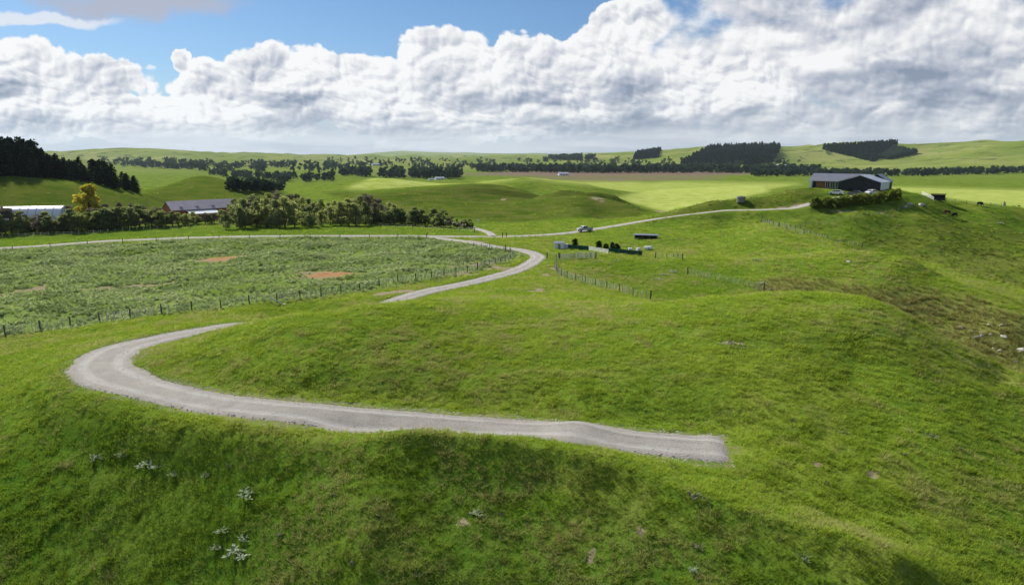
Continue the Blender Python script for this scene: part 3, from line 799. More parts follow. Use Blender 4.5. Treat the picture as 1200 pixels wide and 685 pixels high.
M['willow'] = foliage('fresh_leaf', (0.230, 0.290, 0.065), (0.540, 0.580, 0.200), 0.5, up=.65)
M['bare'] = foliage('bare_twig', (0.140, 0.130, 0.080), (0.300, 0.275, 0.170), 0.4, up=.5)
M['golden'] = foliage('golden_leaf', (0.38, 0.33, 0.03), (0.62, 0.54, 0.06), 0.45, up=.4)
M['hedge'] = foliage('hedge_leaf', (0.110, 0.170, 0.022), (0.360, 0.410, 0.060), 0.45, up=.55)
M['cypress'] = foliage('cypress_leaf', (0.010, 0.028, 0.008), (0.040, 0.075, 0.020), 0.15)

# ------------------------------------------------------------------ trees
def cards(P, N, size, jitter, rs, asp=0.7):
    """one small bent leaf spray (two triangles) at each point"""
    n = len(P)
    N = N + rs.normal(0, jitter, (n, 3)); N /= np.linalg.norm(N, axis=1)[:, None] + 1e-9
    a = rs.normal(0, 1, (n, 3)); T = np.cross(N, a); T /= np.linalg.norm(T, axis=1)[:, None] + 1e-9
    B = np.cross(N, T); s = (size * rs.uniform(0.6, 1.4, n))[:, None]
    bend = N * s * 0.3
    V = np.stack([P - T * s, P - B * s * asp + bend * rs.uniform(-1, 1, (n, 1)), P + T * s - bend, P + B * s * asp + bend * rs.uniform(-1, 1, (n, 1))], 1)
    return V.reshape(-1, 3), np.arange(4 * n).reshape(n, 4)
def tone_mesh(name, V, F, tone, mat):
    me = mesh_np(name, V, F, smooth=False); set_attr(me, 'tone', np.asarray(tone)); me.materials.append(M[mat]); return me
def lobes_crown(name, mat, rs, h, w, z0, nl=16, per=46, size=0.36, spread=0.34, top=0.5):
    P = []; N = []; tn = []
    for i in range(nl):
        t = rs.uniform(0, 1); zc = z0 + (h - z0) * (0.08 + 0.86 * t)
        prof = math.sin(math.pi * min(1, (0.16 + 0.84 * t) ** (0.75 + top * .3))) ** 0.6
        a = rs.uniform(0, 2 * math.pi); rad = w * 0.5 * prof * math.sqrt(rs.uniform(0.1, 1)) * 0.8
        c = np.array([rad * math.cos(a), rad * math.sin(a), zc]); lr = w * spread * rs.uniform(0.55, 1.05) * 0.62
        d = rs.normal(0, 1, (per, 3)); d /= np.linalg.norm(d, axis=1)[:, None]
        rr = lr * rs.uniform(0.45, 1.08, (per, 1)) * np.array([[1, 1, 0.8]])
        P.append(c + d * rr); N.append(d)
        base = rs.uniform(0, 1)
        tn.append(np.clip(base * 0.55 + rs.uniform(0, 0.5, per), 0, 1))
    P = np.concatenate(P); N = np.concatenate(N); tn = np.concatenate(tn)
    P[:, 2] = np.maximum(P[:, 2], 0.15)
    V, F = cards(P, N, size, 0.5, rs)
    return tone_mesh(name, V, F, np.repeat(tn, 4), mat)
def pine_crown(name, rs, h, w, z0, size=0.55, lev=16):
    P = []; N = []; tn = []
    for k in range(lev):
        t = (k + rs.uniform(-.3, .3)) / lev; z = z0 + (h - z0) * t
        L = w * 0.5 * (1 - t) ** 0.75 * rs.uniform(0.75, 1.15) + 0.35
        nb = int(rs.integers(5, 8)); a0 = rs.uniform(0, 6.28)
        for b in range(nb):
            a = a0 + b * 6.283 / nb + rs.normal(0, .25); Lb = L * rs.uniform(0.65, 1.2); m = max(3, int(Lb * 3.4))
            s = np.sqrt(rs.uniform(0.03, 1, m)); up = rs.uniform(0.05, 0.5)
            p = np.stack([np.cos(a) * s * Lb, np.sin(a) * s * Lb, z + s * Lb * up * 0.6 + rs.normal(0, .22, m)], -1) + rs.normal(0, .2, (m, 3))
            P.append(p); N.append(np.tile([np.cos(a) * .6, np.sin(a) * .6, .8], (m, 1))); tn.append(np.clip(rs.uniform(0, .6, m) + rs.uniform(0, .4), 0, 1))
    P.append(np.stack([rs.normal(0, .12, 8), rs.normal(0, .12, 8), np.linspace(h - 1.2, h + .25, 8)], -1)); N.append(np.tile([0.3, 0, .6], (8, 1))); tn.append(np.full(8, .6))
    P = np.concatenate(P); N = np.concatenate(N); tn = np.concatenate(tn)
    V, F = cards(P, N, size, 0.6, rs, 0.6)
    return tone_mesh(name, V, F, np.repeat(tn, 4), 'pine')
def tube(pts, rad, sides=6):
    P = np.array(pts, float); n = len(P); V = []; F = []
    T = np.gradient(P, axis=0)
    for i in range(n):
        t = T[i] / (np.linalg.norm(T[i]) + 1e-9); a = np.cross(t, [0.31, 0.95, 0.1] if abs(t[1]) < .9 else [1, 0, 0]); a /= np.linalg.norm(a); b = np.cross(t, a)
        for k in range(sides):
            an = 2 * math.pi * k / sides; V.append(P[i] + (a * math.cos(an) + b * math.sin(an)) * rad[i])
    for i in range(n - 1):
        for k in range(sides):
            F.append((i * sides + k, i * sides + (k + 1) % sides, (i + 1) * sides + (k + 1) % sides, (i + 1) * sides + k))
    F.append(tuple(range(sides))[::-1][:4]); F.append(tuple(range((n - 1) * sides, n * sides))[:4])
    return V, F
def join_vf(parts):
    V = []; F = []
    for v, f in parts:
        o = len(V); V += [tuple(p) for p in v]; F += [tuple(i + o for i in q) for q in f]
    return V, F
def trunk_mesh(name, rs, h, r, crown_w, z0, nlimb=6, mat='bark'):
    lean = rs.normal(0, .02, 2) * h
    parts = [tube([(0, 0, -.3), (lean[0] * .2, lean[1] * .2, h * .3), (lean[0] * .6, lean[1] * .6, h * .65), (lean[0], lean[1], h * .93)], [r * 1.25, r, r * .65, r * .15])]
    for i in range(nlimb):
        z = z0 * .7 + (h * .8 - z0 * .7) * (i + .5) / nlimb; a = rs.uniform(0, 6.28); L = crown_w * .4 * rs.uniform(.6, 1) * (1 - .4 * i / nlimb)
        q = z / h
        s = np.array([lean[0] * q, lean[1] * q, z]); e = s + np.array([math.cos(a) * L, math.sin(a) * L, L * rs.uniform(.3, .8)])
        mid = (s + e) / 2 + np.array([0, 0, L * .08])
        parts.append(tube([s, mid, e], [r * .42, r * .25, r * .06], 5))
    V, F = join_vf(parts)
    me = bpy.data.meshes.new(name); me.from_pydata(V, [], F); me.materials.append(M[mat]); me.update()
    return me
KIND = {}
def tree_kind(key, n, fn):
    KIND[key] = [fn(np.random.default_rng(100 + hash_(key) + i)) for i in range(n)]
def hash_(s):
    return sum(ord(c) * (i + 3) for i, c in enumerate(s)) % 1000
# prototypes are 10 m tall (shrubs 4 m); each is (trunk, crown, height, name)
tree_kind('pine', 5, lambda rs: (trunk_mesh('trunk', rs, 10, .22, 4, 1.5, 5), pine_crown('crown', rs, 10, 4.6 * rs.uniform(.85, 1.2), .25, .38, 27), 10.0))
tree_kind('native', 5, lambda rs: (trunk_mesh('trunk', rs, 10, .2, 6, 2, 6), lobes_crown('crown', 'native', rs, 10, 6.8, .3, 30, 56, .34), 10.0))
tree_kind('willow', 5, lambda rs: (trunk_mesh('trunk', rs, 10, .24, 7, 2.5, 8), lobes_crown('crown', 'willow', rs, 10, 7.4, .6, 30, 52, .32, .32), 10.0))
tree_kind('bare', 3, lambda rs: (trunk_mesh('trunk', rs, 10, .24, 8, 2.0, 14), lobes_crown('crown', 'bare', rs, 10, 6.8, 1.6, 22, 44, .30, .34), 10.0))
tree_kind('golden', 1, lambda rs: (trunk_mesh('trunk', rs, 10, .22, 6, 1.2, 8), lobes_crown('crown', 'golden', rs, 10, 6.6, .5, 34, 56, .36, .30, .2), 10.0))
tree_kind('hedge', 4, lambda rs: (trunk_mesh('trunk', rs, 4, .09, 3, .5, 6), lobes_crown('crown', 'hedge', rs, 4, 4.2, .1, 24, 56, .24, .36), 4.0))
tree_kind('cypress', 2, lambda rs: (trunk_mesh('trunk', rs, 4, .09, 1, .4, 4), lobes_crown('crown', 'cypress', rs, 4, 2.9, .15, 30, 70, .17, .50), 4.0))
NAMES = dict(pine='pine_tree', native='shelterbelt_tree', willow='leafy_tree', bare='bare_tree', golden='golden_tree', hedge='hedge_shrub', cypress='conifer_shrub')
NREL = np.random.default_rng(5)
def plant_tree(kind, loc, height, label, cat, group=None, wide=1.0):
    tr, cr, hh = KIND[kind][int(NREL.integers(len(KIND[kind])))]
    e = link(NAMES[kind], None, label=label, category=cat)
    if group: e['group'] = group
    s = height / hh
    e.location = (loc[0], loc[1], loc[2] - 0.05); e.rotation_euler = (0, 0, float(NREL.uniform(0, 6.28)))
    e.scale = (s * wide * NREL.uniform(.9, 1.12), s * wide * NREL.uniform(.9, 1.12), s)
    link('trunk', tr, e); link('crown', cr, e)
    return e
def px_h(loc, px):
    """height in metres of something px pixels tall standing at loc"""
    return px * (loc[1] * CP - (loc[2] - CAM_Z) * SP) / FPX

# conifers on the left hill: seen tops (column, row) along the skyline, three deep
tops = [(-30,166),(0,163),(20,162),(38,167),(54,174),(70,184),(88,186),(104,190),(122,191),(138,197),(150,203),(160,211)]
def prof(u, tab): return float(np.interp(u, [t[0] for t in tab], [t[1] for t in tab]))
k = 0
for row, (r0, du) in enumerate(((352, 0), (366, 6), (382, 3))):
    for u in np.arange(-34 + du, 166, 11.5 if row else 10.0):
        u2 = u + NREL.uniform(-3, 3)
        if u2 > 161: continue
        loc = at_range(u2, r0 + NREL.uniform(-5, 5) + (-8 if u2 > 120 else 0))
        pu, pv, pf = project(loc.x, loc.y, loc.z)
        h = px_h(loc, max(14, float(pv) - prof(u2, tops) + NREL.uniform(-5, 3) - (4 if row == 0 else 0)))
        if u2 > 135: lab = 'low dark conifer at the right end of the hilltop stand'
        elif u2 > 62: lab = 'dark conifer in the lower middle of the hilltop stand'
        elif row == 0: lab = 'tall dark conifer along the front edge of the hilltop stand'
        else: lab = 'tall dark conifer inside the hilltop stand at the left frame edge'
        plant_tree('pine', loc, h, lab, 'tree', 'conifers in the dark hilltop stand', 1.4)
# belt of mixed trees along the far side of the paddock
front_top = [(-20,248),(0,250),(30,254),(60,254),(85,247),(110,244),(150,243),(170,246),(195,250),(230,248),(260,246),(290,238),(330,240),(380,243),(420,246),(450,246),(480,246),(505,249),(530,252),(548,257),(560,262)]
base_v = [(-20,277),(0,276),(60,273.5),(120,271),(200,265.5),(250,262.5),(300,261),(360,261),(420,262.5),(480,265),(530,268),(560,269)]
us = np.arange(-16, 557, 6.6)
for i, u in enumerate(us):
    u2 = u + NREL.uniform(-2.5, 2.5)
    p = pick(u2, prof(u2, base_v)); r = math.hypot(p.x, p.y)
    loc = at_range(u2, r + 1.5 + NREL.uniform(0, 5))
    h = px_h(loc, prof(u2, base_v) - prof(u2, front_top) + NREL.uniform(-7, 4))
    q = NREL.random()
    if u2 > 440: kd = 'native' if q < .9 else 'bare'
    elif u2 > 280: kd = 'native' if q < .55 else ('willow' if q < .85 else 'bare')
    else: kd = 'native' if q < .62 else ('willow' if q < .82 else 'bare')
    where = ('in the row hiding the white tunnel shed' if u2 < 66 else 'in the row between white shed and red shed' if u2 < 190 else 'in the row hiding the red shed' if u2 < 275 else 'in the front middle of the shelterbelt' if u2 < 440 else 'in the low right end of the shelterbelt')
    adj = {'native': 'dark green tree', 'willow': 'fresh green leafy tree', 'bare': 'brown bare-twigged tree'}[kd]
    plant_tree(kd, loc, max(2.5, h), f'{adj} {where}', 'tree', f'front row {adj}s {where}', 1.4)
rear_top = [(60,232),(130,238),(200,246),(262,240),(285,231),(310,226),(345,229),(365,235),(395,235),(415,229),(440,230),(460,238),(480,244)]
for row, r0 in enumerate((252, 268, 288)):
    for u in np.arange(262 + row * 4, 468 - row * 12, 11):
        u2 = u + NREL.uniform(-3, 3); loc = at_range(u2, r0 + NREL.uniform(-5, 5))
        pv = float(project(loc.x, loc.y, loc.z)[1])
        h = px_h(loc, pv - prof(u2, rear_top) + NREL.uniform(-6, 4) - 3 * (row == 0))
        q = NREL.random(); kd = 'bare' if (430 < u2 < 462 and q < .5) or q < .06 else ('native' if q < .45 else 'willow')
        adj = {'native': 'dark tree', 'willow': 'olive green tree', 'bare': 'brown bare tree'}[kd]
        plant_tree(kd, loc, h, f'{adj} standing behind the shelterbelt front row right of the red shed', 'tree', f'{adj}s behind the shelterbelt', 1.0)
for u, vt, r0 in ((75,240,280),(118,238,282),(135,236,284),(150,237,280),(163,240,276),(182,243,272)):
    loc = at_range(u, r0); pv = float(project(loc.x, loc.y, loc.z)[1])
    plant_tree('bare', loc, px_h(loc, pv - vt), 'pinkish bare tree rising behind the belt near the golden tree', 'tree', 'bare trees around the golden tree')
loc = at_range(99, 284); pv = float(project(loc.x, loc.y, loc.z)[1])
plant_tree('golden', loc, px_h(loc, pv - 215), 'bright golden yellow tree above the shelterbelt right of the white shed', 'tree', None, 1.25)
# house hedge
hp = [(955 + 7.4 * i, float(np.interp(955 + 7.4 * i, [955, 985, 1015, 1040, 1056], [243.5, 242.5, 239, 236, 232.5]))) for i in range(14)]
for i, (u, v) in enumerate(hp):
    loc = pick(u, v)
    lab = 'golden green hedge shrub at the driveway end of the row below the house' if i == 0 else 'golden green hedge shrub at the right end below the white wall' if i == len(hp) - 1 else 'golden green hedge shrub in the row below the dark house'
    plant_tree('hedge', loc, px_h(loc, 12.0 + NREL.uniform(-.6, .8)), lab, 'shrub', 'hedge shrubs below the dark house', 1.1)
# small conifers in the yard
for u, v, hpx, lab, wd in ((674,290.5,11,'rounded dark conifer shrub beside the small white shed',1.1),(702,292,10,'dark conifer shrub just behind the white rail panel',1.1),(710,293,8,'small green shrub between the two yard conifers',1.2),(717.5,293.5,10,'slim reddish conifer shrub among the yard shrubs',.8),(723,294,9,'rightmost dark conifer shrub by the green netting',1.0)):
    loc = pick(u, v); plant_tree('cypress', loc, px_h(loc, hpx), lab, 'shrub', None, wd)

# ------------------------------------------------------------------ far woods and plantations (masses nobody could count)
def proto_collection(name, objs):
    c = bpy.data.collections.new(name)
    for me in objs:
        o = bpy.data.objects.new(me.name, me); c.objects.link(o)
    return c
def scatter(name, pts, scl, rot, tone, coll, seed=0, dry=None):
    """one object: a point mesh whose points carry plants (geometry nodes)"""
    me = bpy.data.meshes.new(name); me.vertices.add(len(pts)); me.vertices.foreach_set('co', np.ascontiguousarray(pts, np.float32).ravel())
    set_attr(me, 'scl', np.asarray(scl)); set_attr(me, 'rot', np.asarray(rot)); set_attr(me, 'itone', np.asarray(tone))
    if dry is not None: set_attr(me, 'idry', np.asarray(dry))
    pa = np.asarray(pts, float); e_ = np.maximum(.4, np.hypot(pa[:, 0], pa[:, 1]) * .006)
    nx = -(H(pa[:, 0] + e_, pa[:, 1]) - H(pa[:, 0] - e_, pa[:, 1])) / (2 * e_); ny = -(H(pa[:, 0], pa[:, 1] + e_) - H(pa[:, 0], pa[:, 1] - e_)) / (2 * e_)
    nn = np.stack([nx, ny, np.ones(len(nx))], -1); nn /= np.linalg.norm(nn, axis=1)[:, None]
    ga = me.attributes.new('gnorm', 'FLOAT_VECTOR', 'POINT'); ga.data.foreach_set('vector', np.ascontiguousarray(nn, np.float32).ravel())
    o = link(name, me)
    g = bpy.data.node_groups.new(name, 'GeometryNodeTree')
    g.interface.new_socket('Geometry', in_out='INPUT', socket_type='NodeSocketGeometry'); g.interface.new_socket('Geometry', in_out='OUTPUT', socket_type='NodeSocketGeometry')
    n = g.nodes; gi = n.new('NodeGroupInput'); go = n.new('NodeGroupOutput')
    ip = n.new('GeometryNodeInstanceOnPoints'); ci = n.new('GeometryNodeCollectionInfo'); ci.inputs[0].default_value = coll; ci.inputs[1].default_value = True; ci.inputs[2].default_value = True
    a1 = n.new('GeometryNodeInputNamedAttribute'); a1.data_type = 'FLOAT'; a1.inputs[0].default_value = 'scl'
    a2 = n.new('GeometryNodeInputNamedAttribute'); a2.data_type = 'FLOAT'; a2.inputs[0].default_value = 'rot'
    cx = n.new('ShaderNodeCombineXYZ'); rv = n.new('FunctionNodeRandomValue'); rv.data_type = 'INT'; rv.inputs['Seed'].default_value = seed
    for s in rv.inputs:
        if s.name == 'Max' and s.type == 'INT': s.default_value = 50
    e2r = n.new('FunctionNodeEulerToRotation')
    L = g.links.new
    L(gi.outputs[0], ip.inputs['Points']); L(ci.outputs[0], ip.inputs['Instance']); ip.inputs['Pick Instance'].default_value = True
    ints = [s for s in rv.outputs if s.type == 'INT']; L(ints[0], ip.inputs['Instance Index'])
    L(a2.outputs[0], cx.inputs[2]); L(cx.outputs[0], e2r.inputs[0]); L(e2r.outputs[0], ip.inputs['Rotation'])
    sx = n.new('ShaderNodeCombineXYZ')
    for i in range(3): L(a1.outputs[0], sx.inputs[i])
    L(sx.outputs[0], ip.inputs['Scale']); L(ip.outputs[0], go.inputs[0])
    md = o.modifiers.new('plants', 'NODES'); md.node_group = g
    return o
M['far_leaf'] = foliage('far_leaf', (0.020, 0.040, 0.030), (0.075, 0.105, 0.060), 0.3, instancer=True, up=.4)
M['far_pine'] = foliage('far_pine', (0.008, 0.018, 0.013), (0.022, 0.038, 0.024), 0.1, instancer=True)
def far_tree(rs, mat, w, conic):
    me = lobes_crown('far_crown', 'pine', rs, 1.0, w, 0.02, 9, 16, 0.11, .40) if not conic else pine_crown('far_crown', rs, 1.0, w, .03, .10, 7)
    me.materials.clear(); me.materials.append(M[mat]); return me
rs_ = np.random.default_rng(77)
FAR_B = proto_collection('far_broadleaf', [far_tree(rs_, 'far_leaf', w, False) for w in (.8, 1.0, 1.2, .7)])
def far_conifer(rs, w):
    P = []; N = []
    for k in range(46):
        t = math.sqrt(k / 46) if False else k / 46; a = rs.uniform(0, 6.28); r = w * .5 * (1 - t) * rs.uniform(.6, 1.1) + .02
        P.append((r * math.cos(a), r * math.sin(a), .03 + t * .95)); N.append((math.cos(a), math.sin(a), .5))
    V, F = cards(np.array(P), np.array(N), .11, .4, rs)
    return tone_mesh('far_conifer', V, F, np.repeat(rs.uniform(0, 1, 46), 4), 'far_pine')
FAR_P = proto_collection('far_conifers', [far_conifer(rs_, w) for w in (.5, .6, .7)])
def wood(name, label, cat, poly, n, hm, coll, seed, rmin=300, jitter=.42):
    n = int(n * 1.7)
    rs = np.random.default_rng(seed); us_ = [p[0] for p in poly]; vs_ = [p[1] for p in poly]; P = []; k = 0
    pa = np.array(poly, float)
    while len(P) < n and k < n * 12:
        k += 1; u = rs.uniform(min(us_), max(us_)); v = rs.uniform(min(vs_), max(vs_))
        if not inpoly(np.array([u]), np.array([v]), poly)[0]: continue
        p = pick(u, v, rmin=rmin)
        if vnoise(np.array([u / 9.0 + seed * 7]), np.array([v / 4.0]), 3)[0] < (.34 if coll is FAR_B and seed not in (5, 7) else 0): continue
        if math.hypot(p.x, p.y) < 12000: P.append((p.x, p.y, p.z - .3))
    P = np.array(P); m = len(P)
    if m == 0: return None
    o = scatter(name, P, hm * rs.uniform(1 - jitter, 1 + jitter, m), rs.uniform(0, 6.28, m), rs.uniform(0, 1, m), coll, seed=seed)
    o['kind'] = 'stuff'; o['label'] = label; o['category'] = cat
    return o
wood('far_wood', 'dark woodland beyond the round green hill at left', 'wood', [(246,206),(300,212),(345,214),(392,212),(392,208),(300,206),(246,203)], 100, 10, FAR_B, 1)
wood('far_wood', 'light scrubby bushes on the slope below the left woodland', 'scrub', [(262,224),(330,224),(335,216),(285,214)], 130, 5, FAR_B, 2)
wood('far_wood', 'hazy row of trees along the foot of the left hills', 'wood', [(120,194),(245,202),(400,202),(400,194),(245,191),(120,188)], 190, 16, FAR_B, 3)
wood('far_wood', 'dark tree belt behind the sunlit knoll', 'wood', [(388,206),(470,209),(550,210),(550,206.5),(470,205),(388,203)], 110, 15, FAR_B, 4)
wood('far_wood', 'long dark shelterbelt beyond the brown ploughed fields', 'wood', [(560,201.5),(700,203),(960,203),(960,200.6),(700,200.2),(560,200)], 420, 15, FAR_B, 5)
wood('far_wood', 'scattered hazy trees on the far plain', 'wood', [(380,198),(560,199),(760,198),(940,198),(940,190),(760,187),(560,186.5),(380,187)], 330, 13, FAR_B, 6)
wood('far_wood', 'dark hedge and trees below the hills at right', 'wood', [(880,207),(960,207),(1080,207),(1205,203),(1205,199),(1080,203),(960,203.5),(880,203)], 300, 11, FAR_B, 7)
wood('pine_plantation', 'large dark pine plantation on the right hills', 'plantation', [(797,194),(832,174),(916,170),(904,191),(870,194),(893,180),(860,193)], 1500, 20, FAR_P, 8)
wood('pine_plantation', 'small rectangular dark plantation on the pale hill', 'plantation', [(742,187),(747,180),(775,176),(770,185)], 330, 18, FAR_P, 9)
wood('pine_plantation', 'wedge shaped dark plantation on the hills at far right', 'plantation', [(963,175),(1052,169.5),(1024,190),(1000,184)], 1000, 20, FAR_P, 10)
wood('pine_plantation', 'greyer plantation on the slope beside the wedge shaped one', 'plantation', [(1024,190.5),(1047,175),(1075,180)], 500, 15, FAR_B, 11)
wood('pine_plantation', 'dark strips of trees on the pale hills in the centre', 'plantation', [(618,190),(640,183),(700,184),(690,188),(650,188),(628,192)], 240, 15, FAR_B, 12)

# ------------------------------------------------------------------ building helpers
class MB:
    """collects boxes, prisms and tubes into one mesh"""
    def __init__(self): self.V = []; self.F = []
    def add(self, V, F):
        o = len(self.V); self.V += [tuple(map(float, v)) for v in V]; self.F += [tuple(i + o for i in f) for f in F]; return self
    def box(self, x0, x1, y0, y1, z0, z1):
        return self.add([(x0,y0,z0),(x1,y0,z0),(x1,y1,z0),(x0,y1,z0),(x0,y0,z1),(x1,y0,z1),(x1,y1,z1),(x0,y1,z1)],
                        [(0,3,2,1),(4,5,6,7),(0,1,5,4),(1,2,6,5),(2,3,7,6),(3,0,4,7)])
    def prism(self, prof_, y0, y1, axis='y'):
        """closed outline (a, z) extruded along y (or along x)"""
        n = len(prof_)
        A = [((a, y0, z) if axis == 'y' else (y0, a, z)) for a, z in prof_]; B = [((a, y1, z) if axis == 'y' else (y1, a, z)) for a, z in prof_]
        F = [tuple(range(n))[::-1], tuple(range(n, 2 * n))] + [(i, (i + 1) % n, n + (i + 1) % n, n + i) for i in range(n)]
        return self.add(A + B, F)
    def tube(self, pts, r, sides=8):
        rad = r if hasattr(r, '__len__') else [r] * len(pts)
        P = np.array(pts, float); V = []; F = []; T = np.gradient(P, axis=0); n = len(P)
        for i in range(n):
            t = T[i] / (np.linalg.norm(T[i]) + 1e-9); a = np.cross(t, [0, 0, 1] if abs(t[2]) < .9 else [1, 0, 0]); a /= np.linalg.norm(a); b = np.cross(t, a)
            V += [P[i] + (a * math.cos(2 * math.pi * k / sides) + b * math.sin(2 * math.pi * k / sides)) * rad[i] for k in range(sides)]
        for i in range(n - 1):
            F += [(i * sides + k, i * sides + (k + 1) % sides, (i + 1) * sides + (k + 1) % sides, (i + 1) * sides + k) for k in range(sides)]
        F += [tuple(range(sides))[::-1], tuple(range((n - 1) * sides, n * sides))]
        return self.add(V, F)
    def mesh(self, name, mat, bevel=0.0):
        me = bpy.data.meshes.new(name); me.from_pydata(self.V, [], self.F); me.materials.append(M[mat] if isinstance(mat, str) else mat)
        bm = bmesh.new(); bm.from_mesh(me)
        if bevel: bmesh.ops.bevel(bm, geom=list(bm.edges), offset=bevel, segments=2, affect='EDGES', clamp_overlap=True)
        bmesh.ops.recalc_face_normals(bm, faces=list(bm.faces)); bm.to_mesh(me); bm.free()
        return me
    def obj(self, name, mat, parent=None, bevel=0.0, **kw):
        return link(name, self.mesh(name, mat, bevel), parent, **kw)
def thing(name, label, cat, loc, rz=0.0, group=None):
    e = link(name, None, label=label, category=cat)
    if group: e['group'] = group
    e.location = loc; e.rotation_euler = (0, 0, rz)
    return e
def face_camera(loc, extra=0.0):
    """yaw that turns a thing's local -y front towards the viewpoint, plus extra"""
    return math.atan2(loc[0], -(-loc[1])) * -1.0 + extra
M['cladding'] = simple('dark_cladding', (0.022, 0.023, 0.028), 0.6, 0.2, 1.2)
M['roof_grey'] = simple('grey_iron_roof', (0.22, 0.23, 0.27), 0.35, 0.08, 0.6, spec=0.5)
M['roof_light'] = simple('pale_iron_roof', (0.42, 0.44, 0.50), 0.35, 0.08, 0.6, spec=0.5)
M['white'] = simple('white_paint', (0.78, 0.78, 0.78), 0.6, 0.06, 1.0)
M['cedar'] = simple('cedar_boards', (0.30, 0.13, 0.055), 0.7, 0.25, 2.0)
M['glass'] = simple('window_glass', (0.02, 0.025, 0.03), 0.08, 0.1, 1.0, spec=0.6)
M['post'] = simple('weathered_post', (0.20, 0.18, 0.145), 0.95, 0.3, 4.0, obj_rand=.25)
M['pale_post'] = simple('pale_batten', (0.58, 0.55, 0.48), 0.95, 0.25, 4.0, obj_rand=.25)
M['dark_post'] = simple('dark_post', (0.11, 0.10, 0.085), 0.95, 0.3, 4.0)
M['wire'] = simple('fence_wire', (0.30, 0.30, 0.30), 0.4, 0.1, 2.0, metal=0.8)
M['netting'] = simple('green_windbreak', (0.012, 0.085, 0.055), 0.85, 0.2, 1.5)
M['red_wall'] = simple('red_brown_boards', (0.40, 0.13, 0.09), 0.8, 0.2, 1.0)
M['rust_roof'] = simple('old_purple_grey_roof', (0.42, 0.36, 0.39), 0.6, 0.15, 0.4)
M['plastic'] = simple('white_plastic_cover', (0.80, 0.82, 0.84), 0.45, 0.05, 0.6)
M['timber'] = simple('grey_timber', (0.26, 0.24, 0.21), 0.9, 0.25, 3.0)
M['concrete'] = simple('concrete', (0.40, 0.39, 0.36), 0.9, 0.15, 2.0)
M['rock'] = simple('pale_rock', (0.44, 0.41, 0.35), 0.95, 0.35, 2.0)
M['rubber'] = simple('rubber', (0.02, 0.02, 0.02), 0.8, 0.1, 2.0)
M['car_white'] = simple('white_car_paint', (0.75, 0.75, 0.76), 0.25, 0.03, 1.0, spec=0.5)
M['car_silver'] = simple('silver_paint', (0.42, 0.43, 0.44), 0.3, 0.05, 1.0, spec=0.5)
M['car_grey'] = simple('grey_car_paint', (0.14, 0.15, 0.17), 0.25, 0.03, 1.0, spec=0.5)
M['lamp_glass'] = simple('lamp_glass', (0.6, 0.6, 0.58), 0.15, 0.05, 1.0)
M['cow_black'] = simple('black_hide', (0.022, 0.018, 0.016), 0.8, 0.3, 3.0)
M['cow_brown'] = simple('brown_hide', (0.10, 0.040, 0.018), 0.8, 0.3, 3.0)
M['dead_wood'] = simple('bleached_wood', (0.46, 0.43, 0.37), 0.9, 0.3, 5.0)

def gable(mb, x0, x1, y0, y1, zw, zr, axis):
    """solid gabled block; ridge along the given axis"""
    if axis == 'x':
        ym = (y0 + y1) / 2; mb.prism([(y0, 0), (y1, 0), (y1, zw), (ym, zr), (y0, zw)], x0, x1, 'x')
    else:
        xm = (x0 + x1) / 2; mb.prism([(x0, 0), (x1, 0), (x1, zw), (xm, zr), (x0, zw)], y0, y1, 'y')
    return mb
def roof_sheet(x0, x1, y0, y1, zw, zr, axis, over=0.5, th=0.16):
    mb = MB()
    if axis == 'x':
        ym = (y0 + y1) / 2; k = (zr - zw) / (ym - y0); a, b = y0 - over, y1 + over; e = zw - over * k + .03
        mb.prism([(a, e), (ym, zr + .03), (b, e), (b, e + th), (ym, zr + .03 + th), (a, e + th)], x0 - over, x1 + over, 'x')
    else:
        xm = (x0 + x1) / 2; k = (zr - zw) / (xm - x0); a, b = x0 - over, x1 + over; e = zw - over * k + .03
        mb.prism([(a, e), (xm, zr + .03), (b, e), (b, e + th), (xm, zr + .03 + th), (a, e + th)], y0 - over, y1 + over, 'y')
    return mb
def window(parent, x0, x1, z0, z1, y, nm='window', mullions=1):
    w = MB().box(x0, x1, y - .04, y + .05, z0, z1).obj(nm, 'glass', parent)
    f = MB()
    t = .09
    f.box(x0 - t, x1 + t, y - .09, y - .0, z1, z1 + t).box(x0 - t, x1 + t, y - .09, y - .0, z0 - t, z0)
    f.box(x0 - t, x0, y - .085, y - .0, z0, z1).box(x1, x1 + t, y - .085, y - .0, z0, z1)
    for k in range(mullions):
        xm = x0 + (x1 - x0) * (k + 1) / (mullions + 1); f.box(xm - .035, xm + .035, y - .08, y - .042, z0, z1)
    f.obj('frame', 'white', w)
    return w

